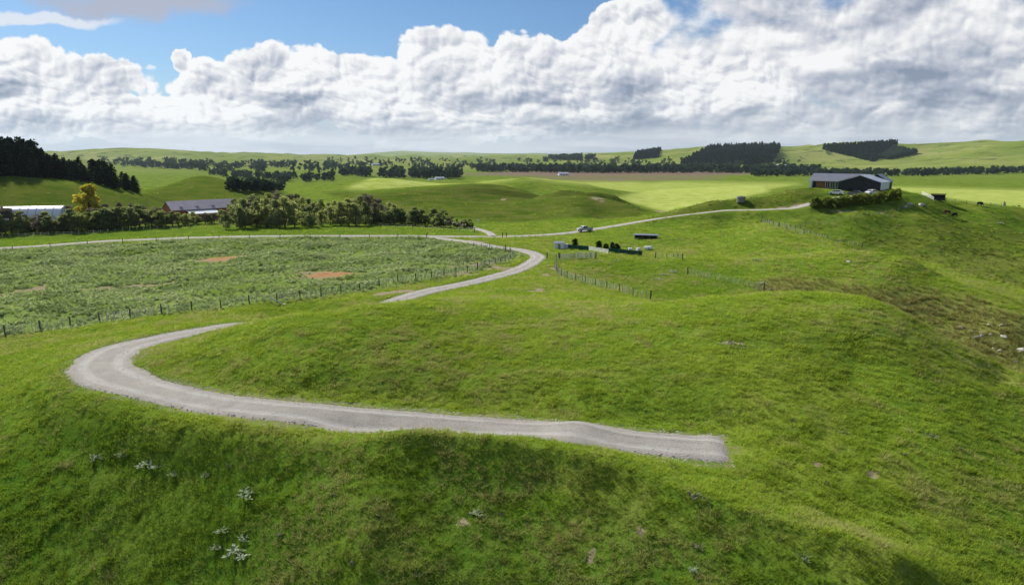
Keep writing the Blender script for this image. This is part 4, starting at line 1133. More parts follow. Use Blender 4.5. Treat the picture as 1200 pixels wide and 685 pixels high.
# ------------------------------------------------------------------ dark house on the hill
def dark_house():
    c = pick(1001, 223.5); rr = math.hypot(c.x, c.y); c = at_range(1001, 247)
    yaw = -math.atan2(c.x, c.y) - R(17)
    e = thing('dark_house', 'long dark clad house with grey gabled roofs behind the hedge on the hill', 'house', (c.x, c.y, c.z - .1), yaw); e.scale = (.95, .95, .9)
    # local frame: x along the front, -y towards the paddocks; the long wing is left, the gabled wing right of centre
    A = (-14.0, 2.0, 0.0, 8.0); B = (-3.2, 9.8, -4.5, 5.2); Cw = (2.0, 9.0, 6.5, 11.5)
    gable(MB(), *A, 2.9, 5.2, 'x').obj('wall', 'cladding', e, label='dark wall of the long wing')
    r = roof_sheet(*A, 2.9, 5.2, 'x', .6).obj('roof', 'roof_grey', e)
    rb = MB()
    for i in range(25):
        x = -14.4 + i * .68
        rb.add([(x-.03,-.55,2.93),(x+.03,-.55,2.93),(x+.03,4,5.42),(x-.03,4,5.42),(x-.03,-.55,2.99),(x+.03,-.55,2.99),(x+.03,4,5.48),(x-.03,4,5.48)],[(0,3,2,1),(4,5,6,7),(0,1,5,4),(1,2,6,5),(2,3,7,6),(3,0,4,7)])
    rb.obj('roof_rib', 'roof_grey', r, kind='stuff')
    gable(MB(), *B, 2.8, 5.1, 'y').obj('wall', 'cladding', e, label='dark gabled front wing')
    roof_sheet(*B, 2.8, 5.1, 'y', .35).obj('roof', 'roof_light', e, label='pale roof of the gabled wing')
    gable(MB(), *Cw, 2.9, 5.2, 'y').obj('wall', 'cladding', e)
    roof_sheet(*Cw, 2.9, 5.2, 'y', .35).obj('roof', 'roof_grey', e)
    MB().box(9.81, 9.87, -4.3, 5.1, .25, 2.85).obj('side_panel', 'white', e, label='white side wall at the right end')
    # porch post, cedar boards and windows of the long wing
    MB().box(-13.9, -13.2, -.9, -.2, 0, 2.75).obj('porch_post', 'white', e)
    cp = MB()
    for i in range(16): cp.box(-12.0 + i * .19, -12.0 + i * .19 + .17, -.07, -.005, .15, 2.7)
    cp.obj('cedar_panel', 'cedar', e)
    for x0 in (-8.8, -7.1, -5.4): window(e, x0, x0 + 1.3, .3, 2.5, -.01)
    gd = MB()
    for i in range(5): gd.box(3.2, 8.6, -4.58, -4.505, .12 + i * .46, .12 + i * .46 + .44)
    gd.obj('garage_door', 'cladding', e)
    MB().box(-9.6, -8.6, 4.6, 5.5, 4.6, 6.1).obj('chimney', 'cladding', e)
    MB().tube([(-3.2, -4.75, 2.72), (3.3, -4.9, 5.0)], .06, 6).obj('barge_board', 'roof_light', e)
    return e, yaw
house, house_yaw = dark_house()
Mh = Matrix.Translation(house.location) @ Matrix.Rotation(house_yaw, 4, 'Z')
def at_house(x, y):
    p = Mh @ Vector((x, y, 0)); return Vector((p.x, p.y, float(H(p.x, p.y))))

# ------------------------------------------------------------------ vehicles
def car(name, label, loc, rz, paint, style='hatch', group=None):
    e = thing(name, label, 'car' if style == 'hatch' else 'pickup', loc, rz, group)
    L = 4.3 if style == 'hatch' else 5.2
    if style == 'hatch':
        side = [(-L/2,.35),(-L/2+.05,.72),(-L/2+.35,.95),(-1.2,1.02),(-.5,1.45),(.9,1.5),(1.75,1.1),(L/2-.05,.98),(L/2,.40),(1.9,.28),(-1.9,.28)]
        glass = [(-1.12,1.03),(-.47,1.41),(.88,1.455),(1.55,1.10)]
    else:
        side = [(-L/2,.45),(-L/2+.05,.85),(-L/2+.4,1.05),(-1.35,1.12),(-.7,1.72),(.55,1.75),(.75,1.1),(L/2,1.08),(L/2,.5),(2.2,.4),(-2.2,.4)]
        glass = [(-1.28,1.14),(-.67,1.67),(.5,1.70),(.66,1.14)]
    MB().prism(side, -.85, .85).obj('body', paint, e, .04)
    for s in (-1, 1):
        MB().prism(glass, s * .845, s * .862).obj('window', 'glass', e)
    fx = glass[0]; gx = glass[1]
    MB().add([(fx[0]-.06,-.72,fx[1]+.02),(fx[0]-.06,.72,fx[1]+.02),(gx[0]-.06,.62,gx[1]+.02),(gx[0]-.06,-.62,gx[1]+.02),(fx[0],-.72,fx[1]-.03),(fx[0],.72,fx[1]-.03),(gx[0],.62,gx[1]-.03),(gx[0],-.62,gx[1]-.03)],[(0,1,2,3),(7,6,5,4),(0,4,5,1),(1,5,6,2),(2,6,7,3),(3,7,4,0)]).obj('windscreen', 'glass', e)
    for sx in (-1, 1):
        for s in (-1, 1):
            x = sx * L * .31
            w = MB().tube([(x, s * .68, .33), (x, s * .87, .33)], .33, 16).obj('wheel', 'rubber', e)
            MB().tube([(x, s * .80, .33), (x, s * .885, .33)], .19, 12).obj('rim', 'wire', w)
    for s in (-1, 1):
        MB().box(-L/2-.02, -L/2+.12, s*.62-.14, s*.62+.14, .66, .80).obj('headlight', 'lamp_glass', e)
    if style != 'hatch':
        MB().box(.85, L/2 - .08, -.72, .72, 1.02, 1.13).obj('cargo_bed', 'rubber', e)
    return e
v = at_house(-1.8, -9.2); car('parked_car', 'white car parked in front of the dark gable behind the hedge', v, house_yaw + R(8), 'car_white')
v = at_house(3.8, -9.6); car('parked_car', 'dark grey car parked between the two white vehicles at the house', v, house_yaw - R(4), 'car_grey')
v = at_house(8.2, -8.6); car('parked_car', 'white car parked at the right corner of the dark house', v, house_yaw + R(70), 'car_white')
v = pick(685, 271.4); car('pickup_truck', 'pale silver pickup truck standing on the farm road above the yard', v + Vector((0, 0, .14)), R(20), 'car_silver', 'pickup')

# ------------------------------------------------------------------ sheds at the left
c = at_range(232, 292)
e = thing('red_shed', 'red gabled shed with a long purplish grey roof behind the shelterbelt', 'shed', (c.x, c.y, c.z - .2), -math.atan2(c.x, c.y) + R(22))
gable(MB(), -12.5, 12.5, -4.5, 4.5, 4.6, 7.4, 'x').obj('wall', 'red_wall', e)
rf = roof_sheet(-12.5, 12.5, -4.5, 4.5, 4.6, 7.4, 'x', .5).obj('roof', 'rust_roof', e)
for i in range(4): MB().box(-9.5 + i * 6, -8.3 + i * 6, -3.4, -2.2, 5.55, 5.75).obj('roof_light', 'roof_light', rf)
MB().prism([(-8.2, 2.9), (-4.55, 4.0), (-4.55, 4.15), (-8.2, 3.05)], -7.5, 3.5, 'x').obj('lean_to_roof', 'plastic', e, label='white lean-to roof')
for i in range(5): MB().box(-7.4 + i * 2.65, -7.25 + i * 2.65, -8.1, -7.95, 0, 2.9).obj('post', 'timber', e)
MB().box(-12.56, -12.50, -1.4, 1.4, 0, 3.2).obj('door', 'timber', e)
window(e, 5, 6.6, 1.6, 2.9, -4.52); window(e, 8.4, 10, 1.6, 2.9, -4.52)
c = at_range(14, 284)
e = thing('tunnel_shed', 'long white tunnel shed behind the trees at the left edge', 'shed', (c.x, c.y, c.z - .2), -math.atan2(c.x, c.y) - R(20))
arc = [(4.2 * math.cos(math.pi * k / 14), 1.8 + 3.9 * math.sin(math.pi * k / 14)) for k in range(15)]
MB().prism([(4.2, 0)] + arc + [(-4.2, 0)], -16, 14, 'x').obj('cover', 'plastic', e)
hb = MB()
for i in range(13):
    x = -15.9 + i * 2.48
    hb.tube([(x, 1.015 * a, z + .03) for a, z in arc], .05, 5)
hb.obj('hoop', 'wire', e, kind='stuff')
MB().box(14.0, 14.08, -1.3, 1.3, .1, 2.6).obj('door', 'roof_light', e)
c = at_range(107, 272)
e = thing('garden_shed', 'tiny white roofed shed seen through the trees below the golden tree', 'shed', c, -math.atan2(c.x, c.y))
gable(MB(), -2.2, 2.2, -1.5, 1.5, 2.2, 3.0, 'x').obj('wall', 'timber', e)
roof_sheet(-2.2, 2.2, -1.5, 1.5, 2.2, 3.0, 'x', .25, .1).obj('roof', 'plastic', e)
MB().box(-.5, .5, -1.56, -1.505, 0, 1.9).obj('door', 'white', e)

# ------------------------------------------------------------------ far farmhouses
for u, v, r0, w, lab in ((515,210.5,900,15,'white farmhouse among trees behind the brown patch'),(449,206,700,7,'small white hut on top of the sunlit knoll'),(440,194,1900,26,'pale farm buildings on the far plain left of centre'),(285,203,1100,18,'pale roofed farmhouse inside the dark left woodland'),(660,205.5,1500,20,'white shed on the brown ploughed field'),(505,211,880,9,'white outbuilding left of the white farmhouse'),(915,196,2500,30,'cream farm buildings below the pine plantation')):
    c = pick(u, v, rmin=r0 * .6); s = w / 12.0
    e = thing('farmhouse', lab, 'house', c, -math.atan2(c.x, c.y) + R(15)); e.scale = (s, s, s * .8)
    gable(MB(), -6, 6, -3.5, 3.5, 2.8, 4.6, 'x').obj('wall', 'white', e)
    rf = roof_sheet(-6, 6, -3.5, 3.5, 2.8, 4.6, 'x', .4).obj('roof', 'roof_light', e)
    MB().box(2, 2.8, .4, 1.1, 4.2, 5.6).obj('chimney', 'red_wall', rf)
    window(e, -4.5, -2.5, .9, 2.2, -3.52); window(e, 2.5, 4.5, .9, 2.2, -3.52)
    MB().box(-.6, .6, -3.58, -3.505, 0, 2.1).obj('door', 'red_wall', e)

# ------------------------------------------------------------------ fences: every post and batten its own piece
def post_mesh(name, h, r, mat, square=False):
    mb = MB()
    if square: mb.box(-r, r, -r, r, -.3, h)
    else: mb.tube([(0, 0, -.35), (0, 0, h * .5), (0, 0, h)], [r, r, r * .93], 8)
    return mb.mesh(name, mat)
PM = dict(post=post_mesh('post', 1.25, .075, 'post'), dark=post_mesh('post', 1.3, .09, 'dark_post'), batten=post_mesh('batten', 1.12, .036, 'pale_post', True), strainer=post_mesh('strainer_post', 1.4, .12, 'dark_post'), paling=post_mesh('paling', 1.35, .055, 'pale_post', True), guard=post_mesh('post', 1.15, .06, 'pale_post'))
FR = np.random.default_rng(31)
def fence(label, pts, every=4.0, battens=4, post='post', batten='batten', wires=4, hgt=1.1, cat='fence', name='post_fence', batten_jit=.04):
    line = np.array([(p[0], p[1]) for p in pts]); P, s = resample(line, .1)
    L = s[-1]; z = H(P[:, 0], P[:, 1])
    base = Vector((P[0, 0], P[0, 1], z[0]))
    e = thing(name, label, cat, base)
    n = max(2, int(round(L / every)))
    def put(nm, me, d, jit):
        x = float(np.interp(d, s, P[:, 0])); y = float(np.interp(d, s, P[:, 1])); zz = float(H(x, y))
        o = link(nm, me, e); o.location = (x - base.x, y - base.y, zz - base.z)
        o.rotation_euler = (FR.normal(0, jit), FR.normal(0, jit), FR.uniform(0, 6.28)); o.scale = (1, 1, FR.uniform(.93, 1.06))
    for i in range(n + 1):
        d = L * i / n
        put('strainer_post' if i in (0, n) else 'post', PM['strainer'] if i in (0, n) else PM[post], d, .03)
        if i < n:
            for k in range(battens):
                put('batten', PM[batten], d + L / n * (k + 1) / (battens + 1), batten_jit)
    Q, qs = resample(line, 1.5)
    for k in range(wires):
        zz = H(Q[:, 0], Q[:, 1]) + hgt * (k + 1) / wires - .08
        MB().tube([(a - base.x, b - base.y, c - base.z) for a, b, c in zip(Q[:, 0], Q[:, 1], zz)], .008, 3).obj('wire', 'wire', e)
    return e
def px_line(pp): return [pick(u, v) for u, v in pp]
fence('long post and batten fence along the near edge of the weedy paddock', px_line([(-40,401),(0,395),(33,389.5),(100,381),(160,372),(240,364),(330,354),(420,341),(500,327),(560,316)]), 3.6, 3, 'dark', wires=5)
fence('pale batten fence at the paddock corner inside the track bend', px_line([(560,316),(590,308),(602,301),(596,295),(575,292),(555,290)]), 4.0, 3, 'post')
fence('dark post fence between the weedy paddock and the farm road', px_line([(-30,297),(0,294.5),(60,290.5),(120,286.3),(200,282.2),(300,279.6),(420,279),(500,279.3)]), 8.5, 0, 'dark', wires=3)
fence('pale post fence at the foot of the shelterbelt', px_line([(-20,279.5),(0,278.5),(60,276),(120,273.3),(200,268),(250,264.8),(300,263)]), 4.2, 1, 'guard', 'paling', wires=2)
fence('post fence along the foot of the shelterbelt right half', px_line([(304,263),(360,263),(420,264.5),(480,267),(535,270.5),(556,272)]), 6.5, 0, 'post', wires=2)
fence('wire fence curving down into the hollow behind the mound', px_line([(652,306),(650,314),(654,321),(665,326),(700,336),(740,346),(762,351.5)]), 3.4, 3, 'post')
fence('pale paling fence below the small white shed', px_line([(656,304),(672,303.5),(698,302.5)]), 3.2, 11, 'guard', 'paling', wires=2, batten_jit=.02, name='paling_fence')
fence('wooden rail yard beside the bend of the track', px_line([(641,303),(648,302.5),(655,303.5)]), 1.6, 0, 'guard', wires=3)
fence('pale batten fence running down the spur from the driveway', px_line([(893,259),(903,263.5),(913,266.5),(940,274.5),(970,281),(1010,290)]), 4.5, 3, 'post')
fence('faint wire fence climbing from the spur towards the house', px_line([(913,266.5),(945,263.5),(975,261),(1010,255),(1050,248),(1085,243)]), 4.5, 1, 'post')
fence('grey post fence along the skyline right of the cattle shelter', px_line([(1108,236.5),(1125,238.5),(1150,241),(1175,242.5),(1205,243.5)]), 3.6, 1, 'post')
fence('short post fence on the green rise below the bales', px_line([(768,302),(785,303.5),(800,304.5)]), 3.0, 2, 'post')
fence('post fence along the eroded bank behind the mound', px_line([(806,321.5),(835,327),(868,334),(895,341)]), 3.2, 2, 'guard')

# ------------------------------------------------------------------ yard: small shed, netting, rail panel, bales, shelter, tank
c = pick(657, 291.5)
e = thing('yard_shed', 'small white shed with grey lean-to beside the rounded conifer', 'shed', c, -math.atan2(c.x, c.y)); e.scale = (.78, .78, .85)
MB().box(-2.0, 1.0, -1, 1, 0, 1.8).obj('wall', 'white', e)
MB().prism([(-1.2, 1.8), (1.2, 2.1), (1.2, 2.18), (-1.2, 1.88)], -2.15, 1.15, 'x').obj('roof', 'roof_grey', e)
MB().box(1.02, 2.4, -.9, .9, 0, 1.5).obj('lean_to', 'roof_light', e)
MB().box(-.9, -.1, -1.05, -1.003, 0, 1.6).obj('door', 'timber', e)
def netting(label, pp):
    pts = px_line(pp); line = np.array([(p.x, p.y) for p in pts]); P, s = resample(line, 2.2)
    z = H(P[:, 0], P[:, 1]); b = Vector((P[0, 0], P[0, 1], z[0])); e = thing('netting_fence', label, 'fence', b)
    for i in range(len(P)):
        o = link('post', PM['dark'], e); o.location = (P[i, 0] - b.x, P[i, 1] - b.y, z[i] - b.z)
        if i < len(P) - 1:
            d = P[i + 1] - P[i]; n = np.array([-d[1], d[0]]) / (np.hypot(*d) + 1e-9) * .012
            V = []
            for q, zq in ((P[i], z[i]), (P[i + 1], z[i + 1])):
                for sg in (-1, 1):
                    for hh in (.06, 1.15): V.append((q[0] + sg * n[0] - b.x, q[1] + sg * n[1] - b.y, zq + hh - b.z))
            MB().add(V, [(0,1,5,4),(2,6,7,3),(0,4,6,2),(1,3,7,5),(0,2,3,1),(4,5,7,6)]).obj('netting', 'netting', e)
netting('dark green windbreak netting behind the paling fence', [(663,291.5),(676,292.5),(690,293.5)])
netting('green windbreak netting running right below the white bales', [(713,296),(730,297.5),(752,299.5)])
pts = px_line([(690,294),(700,296),(713,298)]); b = pts[0]
e = thing('rail_panel', 'white rail panel between the two green nettings', 'fence', b)
for i in range(7):
    t = i / 6; q = pts[0].lerp(pts[2], t); o = link('post', PM['guard'], e); o.location = q - b
for k in range(4):
    MB().tube([(pts[0] - b) + Vector((0, 0, .3 + k * .28)), (pts[2] - b) + Vector((0, 0, .3 + k * .28))], .06, 6).obj('rail', 'white', e)
bm_ = MB().tube([(-.6, 0, .55), (-.5, 0, .55), (.5, 0, .55), (.6, 0, .55)], [.48, .56, .56, .48], 14).mesh('bale', 'plastic')
for u, v, lab in ((738.5,294.5,'white round bale at the left end of the bale row'),(748,294.5,'white round bale above the green netting'),(757.5,292.5,'left one of the two small white bales side by side'),(762,292.5,'white round bale at the right end of the bale row')):
    c = pick(u, v); o = link('wrapped_bale', bm_, label=lab, category='bale', group='white bales above the green netting'); o.location = c; o.rotation_euler = (0, 0, FR.uniform(-.6, .6)); o.scale = (.8, .85, .85)
c = pick(757, 279.5)
e = thing('low_shelter', 'long low dark stock shelter with a pale flat roof in the green paddock', 'shelter', c, -math.atan2(c.x, c.y) + R(-4))
MB().box(-3.2, 3.2, .3, .42, 0, 1.0).obj('back_wall', 'cladding', e)
for x in (-3.2, 3.1): MB().box(x, x + .1, -.8, .3, 0, 1.0).obj('side_wall', 'cladding', e)
MB().prism([(-1.0, 1.02), (.6, 1.22), (.6, 1.30), (-1.0, 1.10)], -3.5, 3.5, 'x').obj('roof', 'roof_grey', e)
for x in (-3.1, -1, 1, 3.0): MB().box(x - .05, x + .05, -.85, -.75, 0, 1.02).obj('post', 'timber', e)
c = pick(868, 237)
M['tank_wall'] = simple('grey_tank', (0.17, 0.18, 0.16), 0.8, 0.2, 1.5)
e = thing('water_tank', 'grey round water tank on the slope above the driveway', 'tank', c)
MB().tube([(0,0,0),(0,0,.02),(0,0,1.75),(0,0,1.8)], [1.25,1.3,1.3,1.25], 24).obj('tank_wall', 'tank_wall', e)
MB().tube([(0,0,1.8),(0,0,1.95),(0,0,2.1)], [1.32,.8,.15], 24).obj('lid', 'tank_wall', e)
c = pick(1099, 234.5)
e = thing('cattle_shelter', 'small dark open shelter on the skyline right of the house', 'shelter', c, -math.atan2(c.x, c.y))
MB().box(-1.9, 1.9, .9, 1.0, 0, 1.7).obj('back_wall', 'cladding', e)
for x in (-1.9, 1.8): MB().box(x, x + .1, -.9, .9, 0, 1.75).obj('side_wall', 'cladding', e)
MB().prism([(-1.2, 2.0), (1.2, 1.75), (1.2, 1.84), (-1.2, 2.09)], -2.1, 2.1, 'x').obj('roof', 'timber', e)
MB().box(-1.8, 1.8, -.9, -.8, 0, .9).obj('front_boards', 'cladding', e)
pts = px_line([(1080,228.5),(1087,231.5),(1094,235)]); b = pts[0]
e = thing('white_rail_fence', 'white rail fence sloping down to the small dark shelter', 'fence', b)
for i in range(6):
    q = pts[0].lerp(pts[2], i / 5); q.z = float(H(q.x, q.y)); o = link('post', PM['guard'], e); o.location = q - b
for k in range(3):
    MB().tube([(p - b) + Vector((0, 0, .35 + k * .35)) for p in pts], .07, 6).obj('rail', 'white', e)
for nm, u, v, lab in (('gate_post', 589, 278.5, 'dark gatepost left of the pair beside the farm road junction'), ('gate_post', 593.5, 278.8, 'dark gatepost right of the pair beside the farm road junction'), ('marker_post', 592.5, 295, 'lone dark post at the top of the track bend'), ('marker_post', 560.5, 262.5, 'white topped marker post beside the side track')):
    c = pick(u, v); e = thing(nm, lab, 'post', c)
    dark = 'white' not in lab
    MB().tube([(0,0,-.3),(0,0,1.0),(0,0,1.6 if dark else 1.1)], .14 if dark else .08, 8).obj('shaft', 'dark_post' if dark else 'white', e)
    MB().tube([(0,0,1.6 if dark else 1.1),(0,0,1.7 if dark else 1.7)], [.16, .05] if dark else [.25, .25], 8).obj('cap', 'dark_post' if dark else 'white', e)
# leaning stay post at the paddock fence
c = pick(325, 357); e = thing('stay_post', 'pale leaning stay post against the paddock fence', 'post', c, R(25))
MB().tube([(-.9,0,1.1),(0,0,.55),(.9,0,-.1)], .09, 8).obj('shaft', 'pale_post', e)
MB().box(.7, 1.1, -.2, .2, -.1, .08).obj('foot_block', 'pale_post', e)

# ------------------------------------------------------------------ rocks, logs
def rock_mesh(rs, flat):
    bm = bmesh.new(); bmesh.ops.create_icosphere(bm, subdivisions=2, radius=1.0)
    ph = rs.uniform(0, 6, 6)
    for v in bm.verts:
        c = v.co; k = 1 + .22 * math.sin(c.x * 2.6 + ph[0]) * math.sin(c.y * 2.9 + ph[1]) + .18 * math.sin(c.z * 3.7 + ph[2] + c.x * 2) + rs.normal(0, .045)
        v.co = Vector((c.x * k, c.y * k * .8, max(c.z, -.45) * k * flat))
    me = bpy.data.meshes.new('rock'); bm.to_mesh(me); bm.free(); me.materials.append(M['rock']); return me
rsr = np.random.default_rng(9); RK = [rock_mesh(rsr, f) for f in (.5, .65, .8, .55)]
rocks = [(1127,384,7),(1138,388,5),(1158,381,4.5),(1174,381,5),(1161,392,5),(1177,395,7),(1166,403,5),(1164,408,4.5),(1197,411,12),(1190,424,5),(1150,390,5),(1172,411,6),(1181,405,4),(995,307,5)]
for i, (u, v, w) in enumerate(rocks):
    c = pick(u, v); s = px_h(c, w) * .55
    lab = {8: 'largest pale boulder at the right frame edge in the gully', 13: 'lone white rock on the green fold below the spur', 0: 'pale rock nearest the mound crest in the rough gully'}.get(i, 'pale rock scattered in the rough gully at right')
    o = link('rock', RK[i % 4], label=lab, category='rock', group='rocks in the rough gully'); o.location = c + Vector((0, 0, s * .12)); o.scale = (s, s, s); o.rotation_euler = (0, 0, rsr.uniform(0, 6))
c = pick(1146, 396); e = thing('fallen_log', 'bleached fallen log with a forked end lying in the rough gully', 'log', c, R(12))
MB().tube([(-.85,0,.14),(-.2,.06,.18),(.5,0,.2),(.85,.12,.34)], [.17,.16,.15,.1], 8).obj('trunk', 'dead_wood', e)
MB().tube([(.35,0,.2),(.6,.12,.55),(.75,.2,.95)], [.1,.07,.03], 6).obj('branch', 'dead_wood', e)
MB().tube([(.6,.02,.22),(1.05,-.1,.6)], [.08,.03], 6).obj('branch', 'dead_wood', e)
for (u, v, w, lab) in ((1066,239,7,'pale boulder heap at the right end of the house hedge'),(1061,242,6,'pale boulder lower of the two by the house hedge'),(1079,240,9,'flat grey boulder below the white rail fence')):
    c = pick(u, v); s = px_h(c, w) * .5; o = link('boulder', RK[1], label=lab, category='rock'); o.location = c; o.scale = (s, s, s * .8); o.rotation_euler = (0, 0, rsr.uniform(0, 6))

# ------------------------------------------------------------------ cattle: one skinned body each
def cow_mesh(mat, graze):
    J = {'pelvis': (-.72, 0, 1.18), 'mid': (-.1, 0, 1.12), 'chest': (.55, 0, 1.12), 'neck': (.88, 0, 1.12 if graze else 1.32), 'poll': (1.12, 0, .72 if graze else 1.52), 'muzzle': (1.36, 0, .25 if graze else 1.28), 'tail0': (-.98, 0, 1.26), 'tail1': (-1.04, 0, .55)}
    E = [('pelvis', 'mid'), ('mid', 'chest'), ('chest', 'neck'), ('neck', 'poll'), ('poll', 'muzzle'), ('pelvis', 'tail0'), ('tail0', 'tail1')]
    rad = {'pelvis': (.30, .32), 'mid': (.36, .40), 'chest': (.29, .37), 'neck': (.15, .21), 'poll': (.13, .15), 'muzzle': (.085, .09), 'tail0': (.05, .05), 'tail1': (.03, .03)}
    for s, nm in ((-1, 'l'), (1, 'r')):
        for q, pts in (('f', [(.52, .19, .78), (.56, .19, .42), (.53, .19, .08)]), ('h', [(-.62, .21, .80), (-.86, .21, .50), (-.80, .21, .08)])):
            prev = 'chest' if q == 'f' else 'pelvis'
            for i, p in enumerate(pts):
                k = q + nm + str(i); J[k] = (p[0] + (.06 * s if i else 0), p[1] * s, p[2]); rad[k] = [(.14, .16), (.07, .075), (.055, .055)][i]; E.append((prev, k)); prev = k
        k = 'ear' + nm; J[k] = (1.06, .24 * s, .80 if graze else 1.55); rad[k] = (.03, .05); E.append(('poll', k))
    keys = list(J); me = bpy.data.meshes.new('cow'); me.from_pydata([J[k] for k in keys], [(keys.index(a), keys.index(b)) for a, b in E], [])
    o = bpy.data.objects.new('cow_tmp', me); col.objects.link(o)
    o.modifiers.new('skin', 'SKIN'); sv = me.skin_vertices[0].data
    for i, k in enumerate(keys): sv[i].radius = rad[k]; sv[i].use_root = (k == 'pelvis')
    sb = o.modifiers.new('sub', 'SUBSURF'); sb.levels = 1; sb.render_levels = 1
    dg = bpy.context.evaluated_depsgraph_get(); m2 = bpy.data.meshes.new_from_object(o.evaluated_get(dg))
    bpy.data.objects.remove(o); m2.name = 'cow'; m2.materials.clear(); m2.materials.append(M[mat])
    for p in m2.polygons: p.use_smooth = True
    return m2
CW = [cow_mesh('cow_brown', True), cow_mesh('cow_black', True), cow_mesh('cow_black', False)]
for u, v, k, rz, lab in ((1109.5,251.5,0,R(185),'brown grazing cow, left of the pair on the slope'),(1118.5,254.5,1,R(200),'black grazing cow, right of the pair on the slope'),(1148,241.5,1,R(10),'black cow on the skyline just right of the post fence'),(1194,242.5,2,R(170),'black cow on the skyline at the right frame edge')):
    c = pick(u, v); o = link('cow', CW[k], label=lab, category='cow', group='cattle on the hill at right'); o.location = c + Vector((0, 0, -.02)); o.rotation_euler = (0, 0, rz)

# ------------------------------------------------------------------ grass tufts, weeds
M['grass'] = foliage('grass_blade', (0.115, 0.235, 0.012), (0.420, 0.520, 0.060), 0.35, instancer=True, up=0.8, dry=(0.46, 0.41, 0.17))
M['weed_leaf'] = foliage('weed_leaf', (0.175, 0.285, 0.050), (0.580, 0.660, 0.320), 0.25, instancer=True, up=0.8)
M['rank_grass'] = foliage('rank_grass', (0.185, 0.205, 0.036), (0.400, 0.370, 0.130), 0.3, instancer=True, up=0.8)
def tuft(rs, n, h, spread, w, mat, lean=.5):
    V = []; F = []; tn = []
    for i in range(n):
        a = rs.uniform(0, 6.28); r0 = spread * math.sqrt(rs.uniform(0, 1)); b = np.array([r0 * math.cos(a), r0 * math.sin(a), -.02])
        d = a + rs.normal(0, .9); hh = h * rs.uniform(.5, 1.15); le = lean * hh * rs.uniform(.3, 1.3)
        dr = np.array([math.cos(d), math.sin(d), 0]); sd2 = np.array([-math.sin(d), math.cos(d), 0]) * w * rs.uniform(.7, 1.3)
        m = b + dr * le * .35 + np.array([0, 0, hh * .6]); t = b + dr * le + np.array([0, 0, hh])
        o = len(V); V += [b - sd2, b + sd2, m + sd2 * .8, m - sd2 * .8, t + sd2 * .15, t - sd2 * .15]; F += [(o, o + 1, o + 2, o + 3), (o + 3, o + 2, o + 4, o + 5)]
        q = rs.uniform(0, 1); tn += [q * .7, q * .7, q, q, min(1, q + .25), min(1, q + .25)]
    return tone_mesh('tuft', np.array(V), np.array(F), tn, mat)
rg = np.random.default_rng(15)
TUFTS = proto_collection('grass_tufts', [tuft(rg, 22, .11, .18, .012, 'grass', 1.5) for _ in range(6)] + [tuft(rg, 16, .19, .12, .012, 'grass', 1.0) for _ in range(2)])
M['hill_tuft'] = foliage('hill_tuft', (0.070, 0.110, 0.014), (0.190, 0.205, 0.045), 0.3, instancer=True, up=0.8)  # dark tufts that carry on the shade painted on the hill faces
HILLT = proto_collection('hill_tufts', [tuft(rg, 26, .42, .34, .022, 'hill_tuft', 1.0) for _ in range(4)])
RANK = proto_collection('rank_tufts', [tuft(rg, 26, .5, .28, .02, 'rank_grass', .8) for _ in range(4)])
def weed_mesh(rs):
    n = 34; a = rs.uniform(0, 6.28, n); r = .32 * np.sqrt(rs.uniform(0, 1, n)); z = rs.uniform(.05, .5, n) * (1 - r / .6)
    P = np.stack([r * np.cos(a), r * np.sin(a), z], -1); N = np.stack([np.cos(a) * .5, np.sin(a) * .5, np.ones(n)], -1)
    V, F = cards(P, N, .11, .5, rs, .5); return tone_mesh('weed', V, F, np.repeat(rs.uniform(0, 1, n), 4), 'weed_leaf')
WEEDS = proto_collection('weeds', [weed_mesh(rg) for _ in range(6)])
def polar_points(rs, dens, r0, r1, amax=R(41)):
    """random ground points ahead, density a function of distance"""
    rr = np.linspace(r0, r1, 600); wgt = dens(rr) * rr; cum = np.r_[0, np.cumsum((wgt[1:] + wgt[:-1]) / 2 * np.diff(rr))] * 2 * amax
    n = int(cum[-1]); r = np.interp(rs.uniform(0, cum[-1], n), cum, rr); a = rs.uniform(-amax, amax, n)
    return r * np.sin(a), r * np.cos(a)
x, y = polar_points(rg, lambda r: 62 * (25 / r) ** 1.6 * (1 - .9 * smoothstep(100, 240, r)), 14, 240)
gd_ = grid_sample(TRACK_D, x, y); gs = grid_sample(soil, x, y); gw = grid_sample(weed, x, y); grh = grid_sample(rough, x, y)
clump = fnoise(x / 1.3, y / 1.3, 91, 3, .6)
keep = (gd_ + rg.uniform(-.5, .35, len(x)) > -.15) & (gs < .35) & (gw < .4) & (grh < rg.uniform(.2, .7, len(x))) & (rg.uniform(0, 1, len(x)) < .62 + 1.1 * clump) 
x, y, clump = x[keep], y[keep], clump[keep]; rr = np.hypot(x, y)
gl = grid_sample(lush, x, y)
tone = np.clip(.62 + .7 * fnoise(x / 2.2, y / 2.2, 95, 3) + .5 * fnoise(x / 9, y / 9, 96, 2) + rg.normal(0, .16, len(x)) - .75 * gl - .4 * np.clip(clump, 0, 1), 0, 1)
o = scatter('grass', np.stack([x, y, H(x, y)], -1), (.55 + .012 * rr) * rg.uniform(.6, 1.25, len(x)) * (1 + .8 * np.clip(clump, 0, .4)), rg.uniform(0, 6.28, len(x)), tone, TUFTS, seed=3, dry=np.clip(smoothstep(-.06, .24, fnoise(x / 1.7, y / 1.7, 88, 4, .6) + .55 * fnoise(x / 8, y / 8, 89, 2)) * rg.uniform(.2, .9, len(x)), 0, .75))
o['kind'] = 'stuff'; o['label'] = 'short green pasture grass over the mound and the foreground bank'; o['category'] = 'grass'
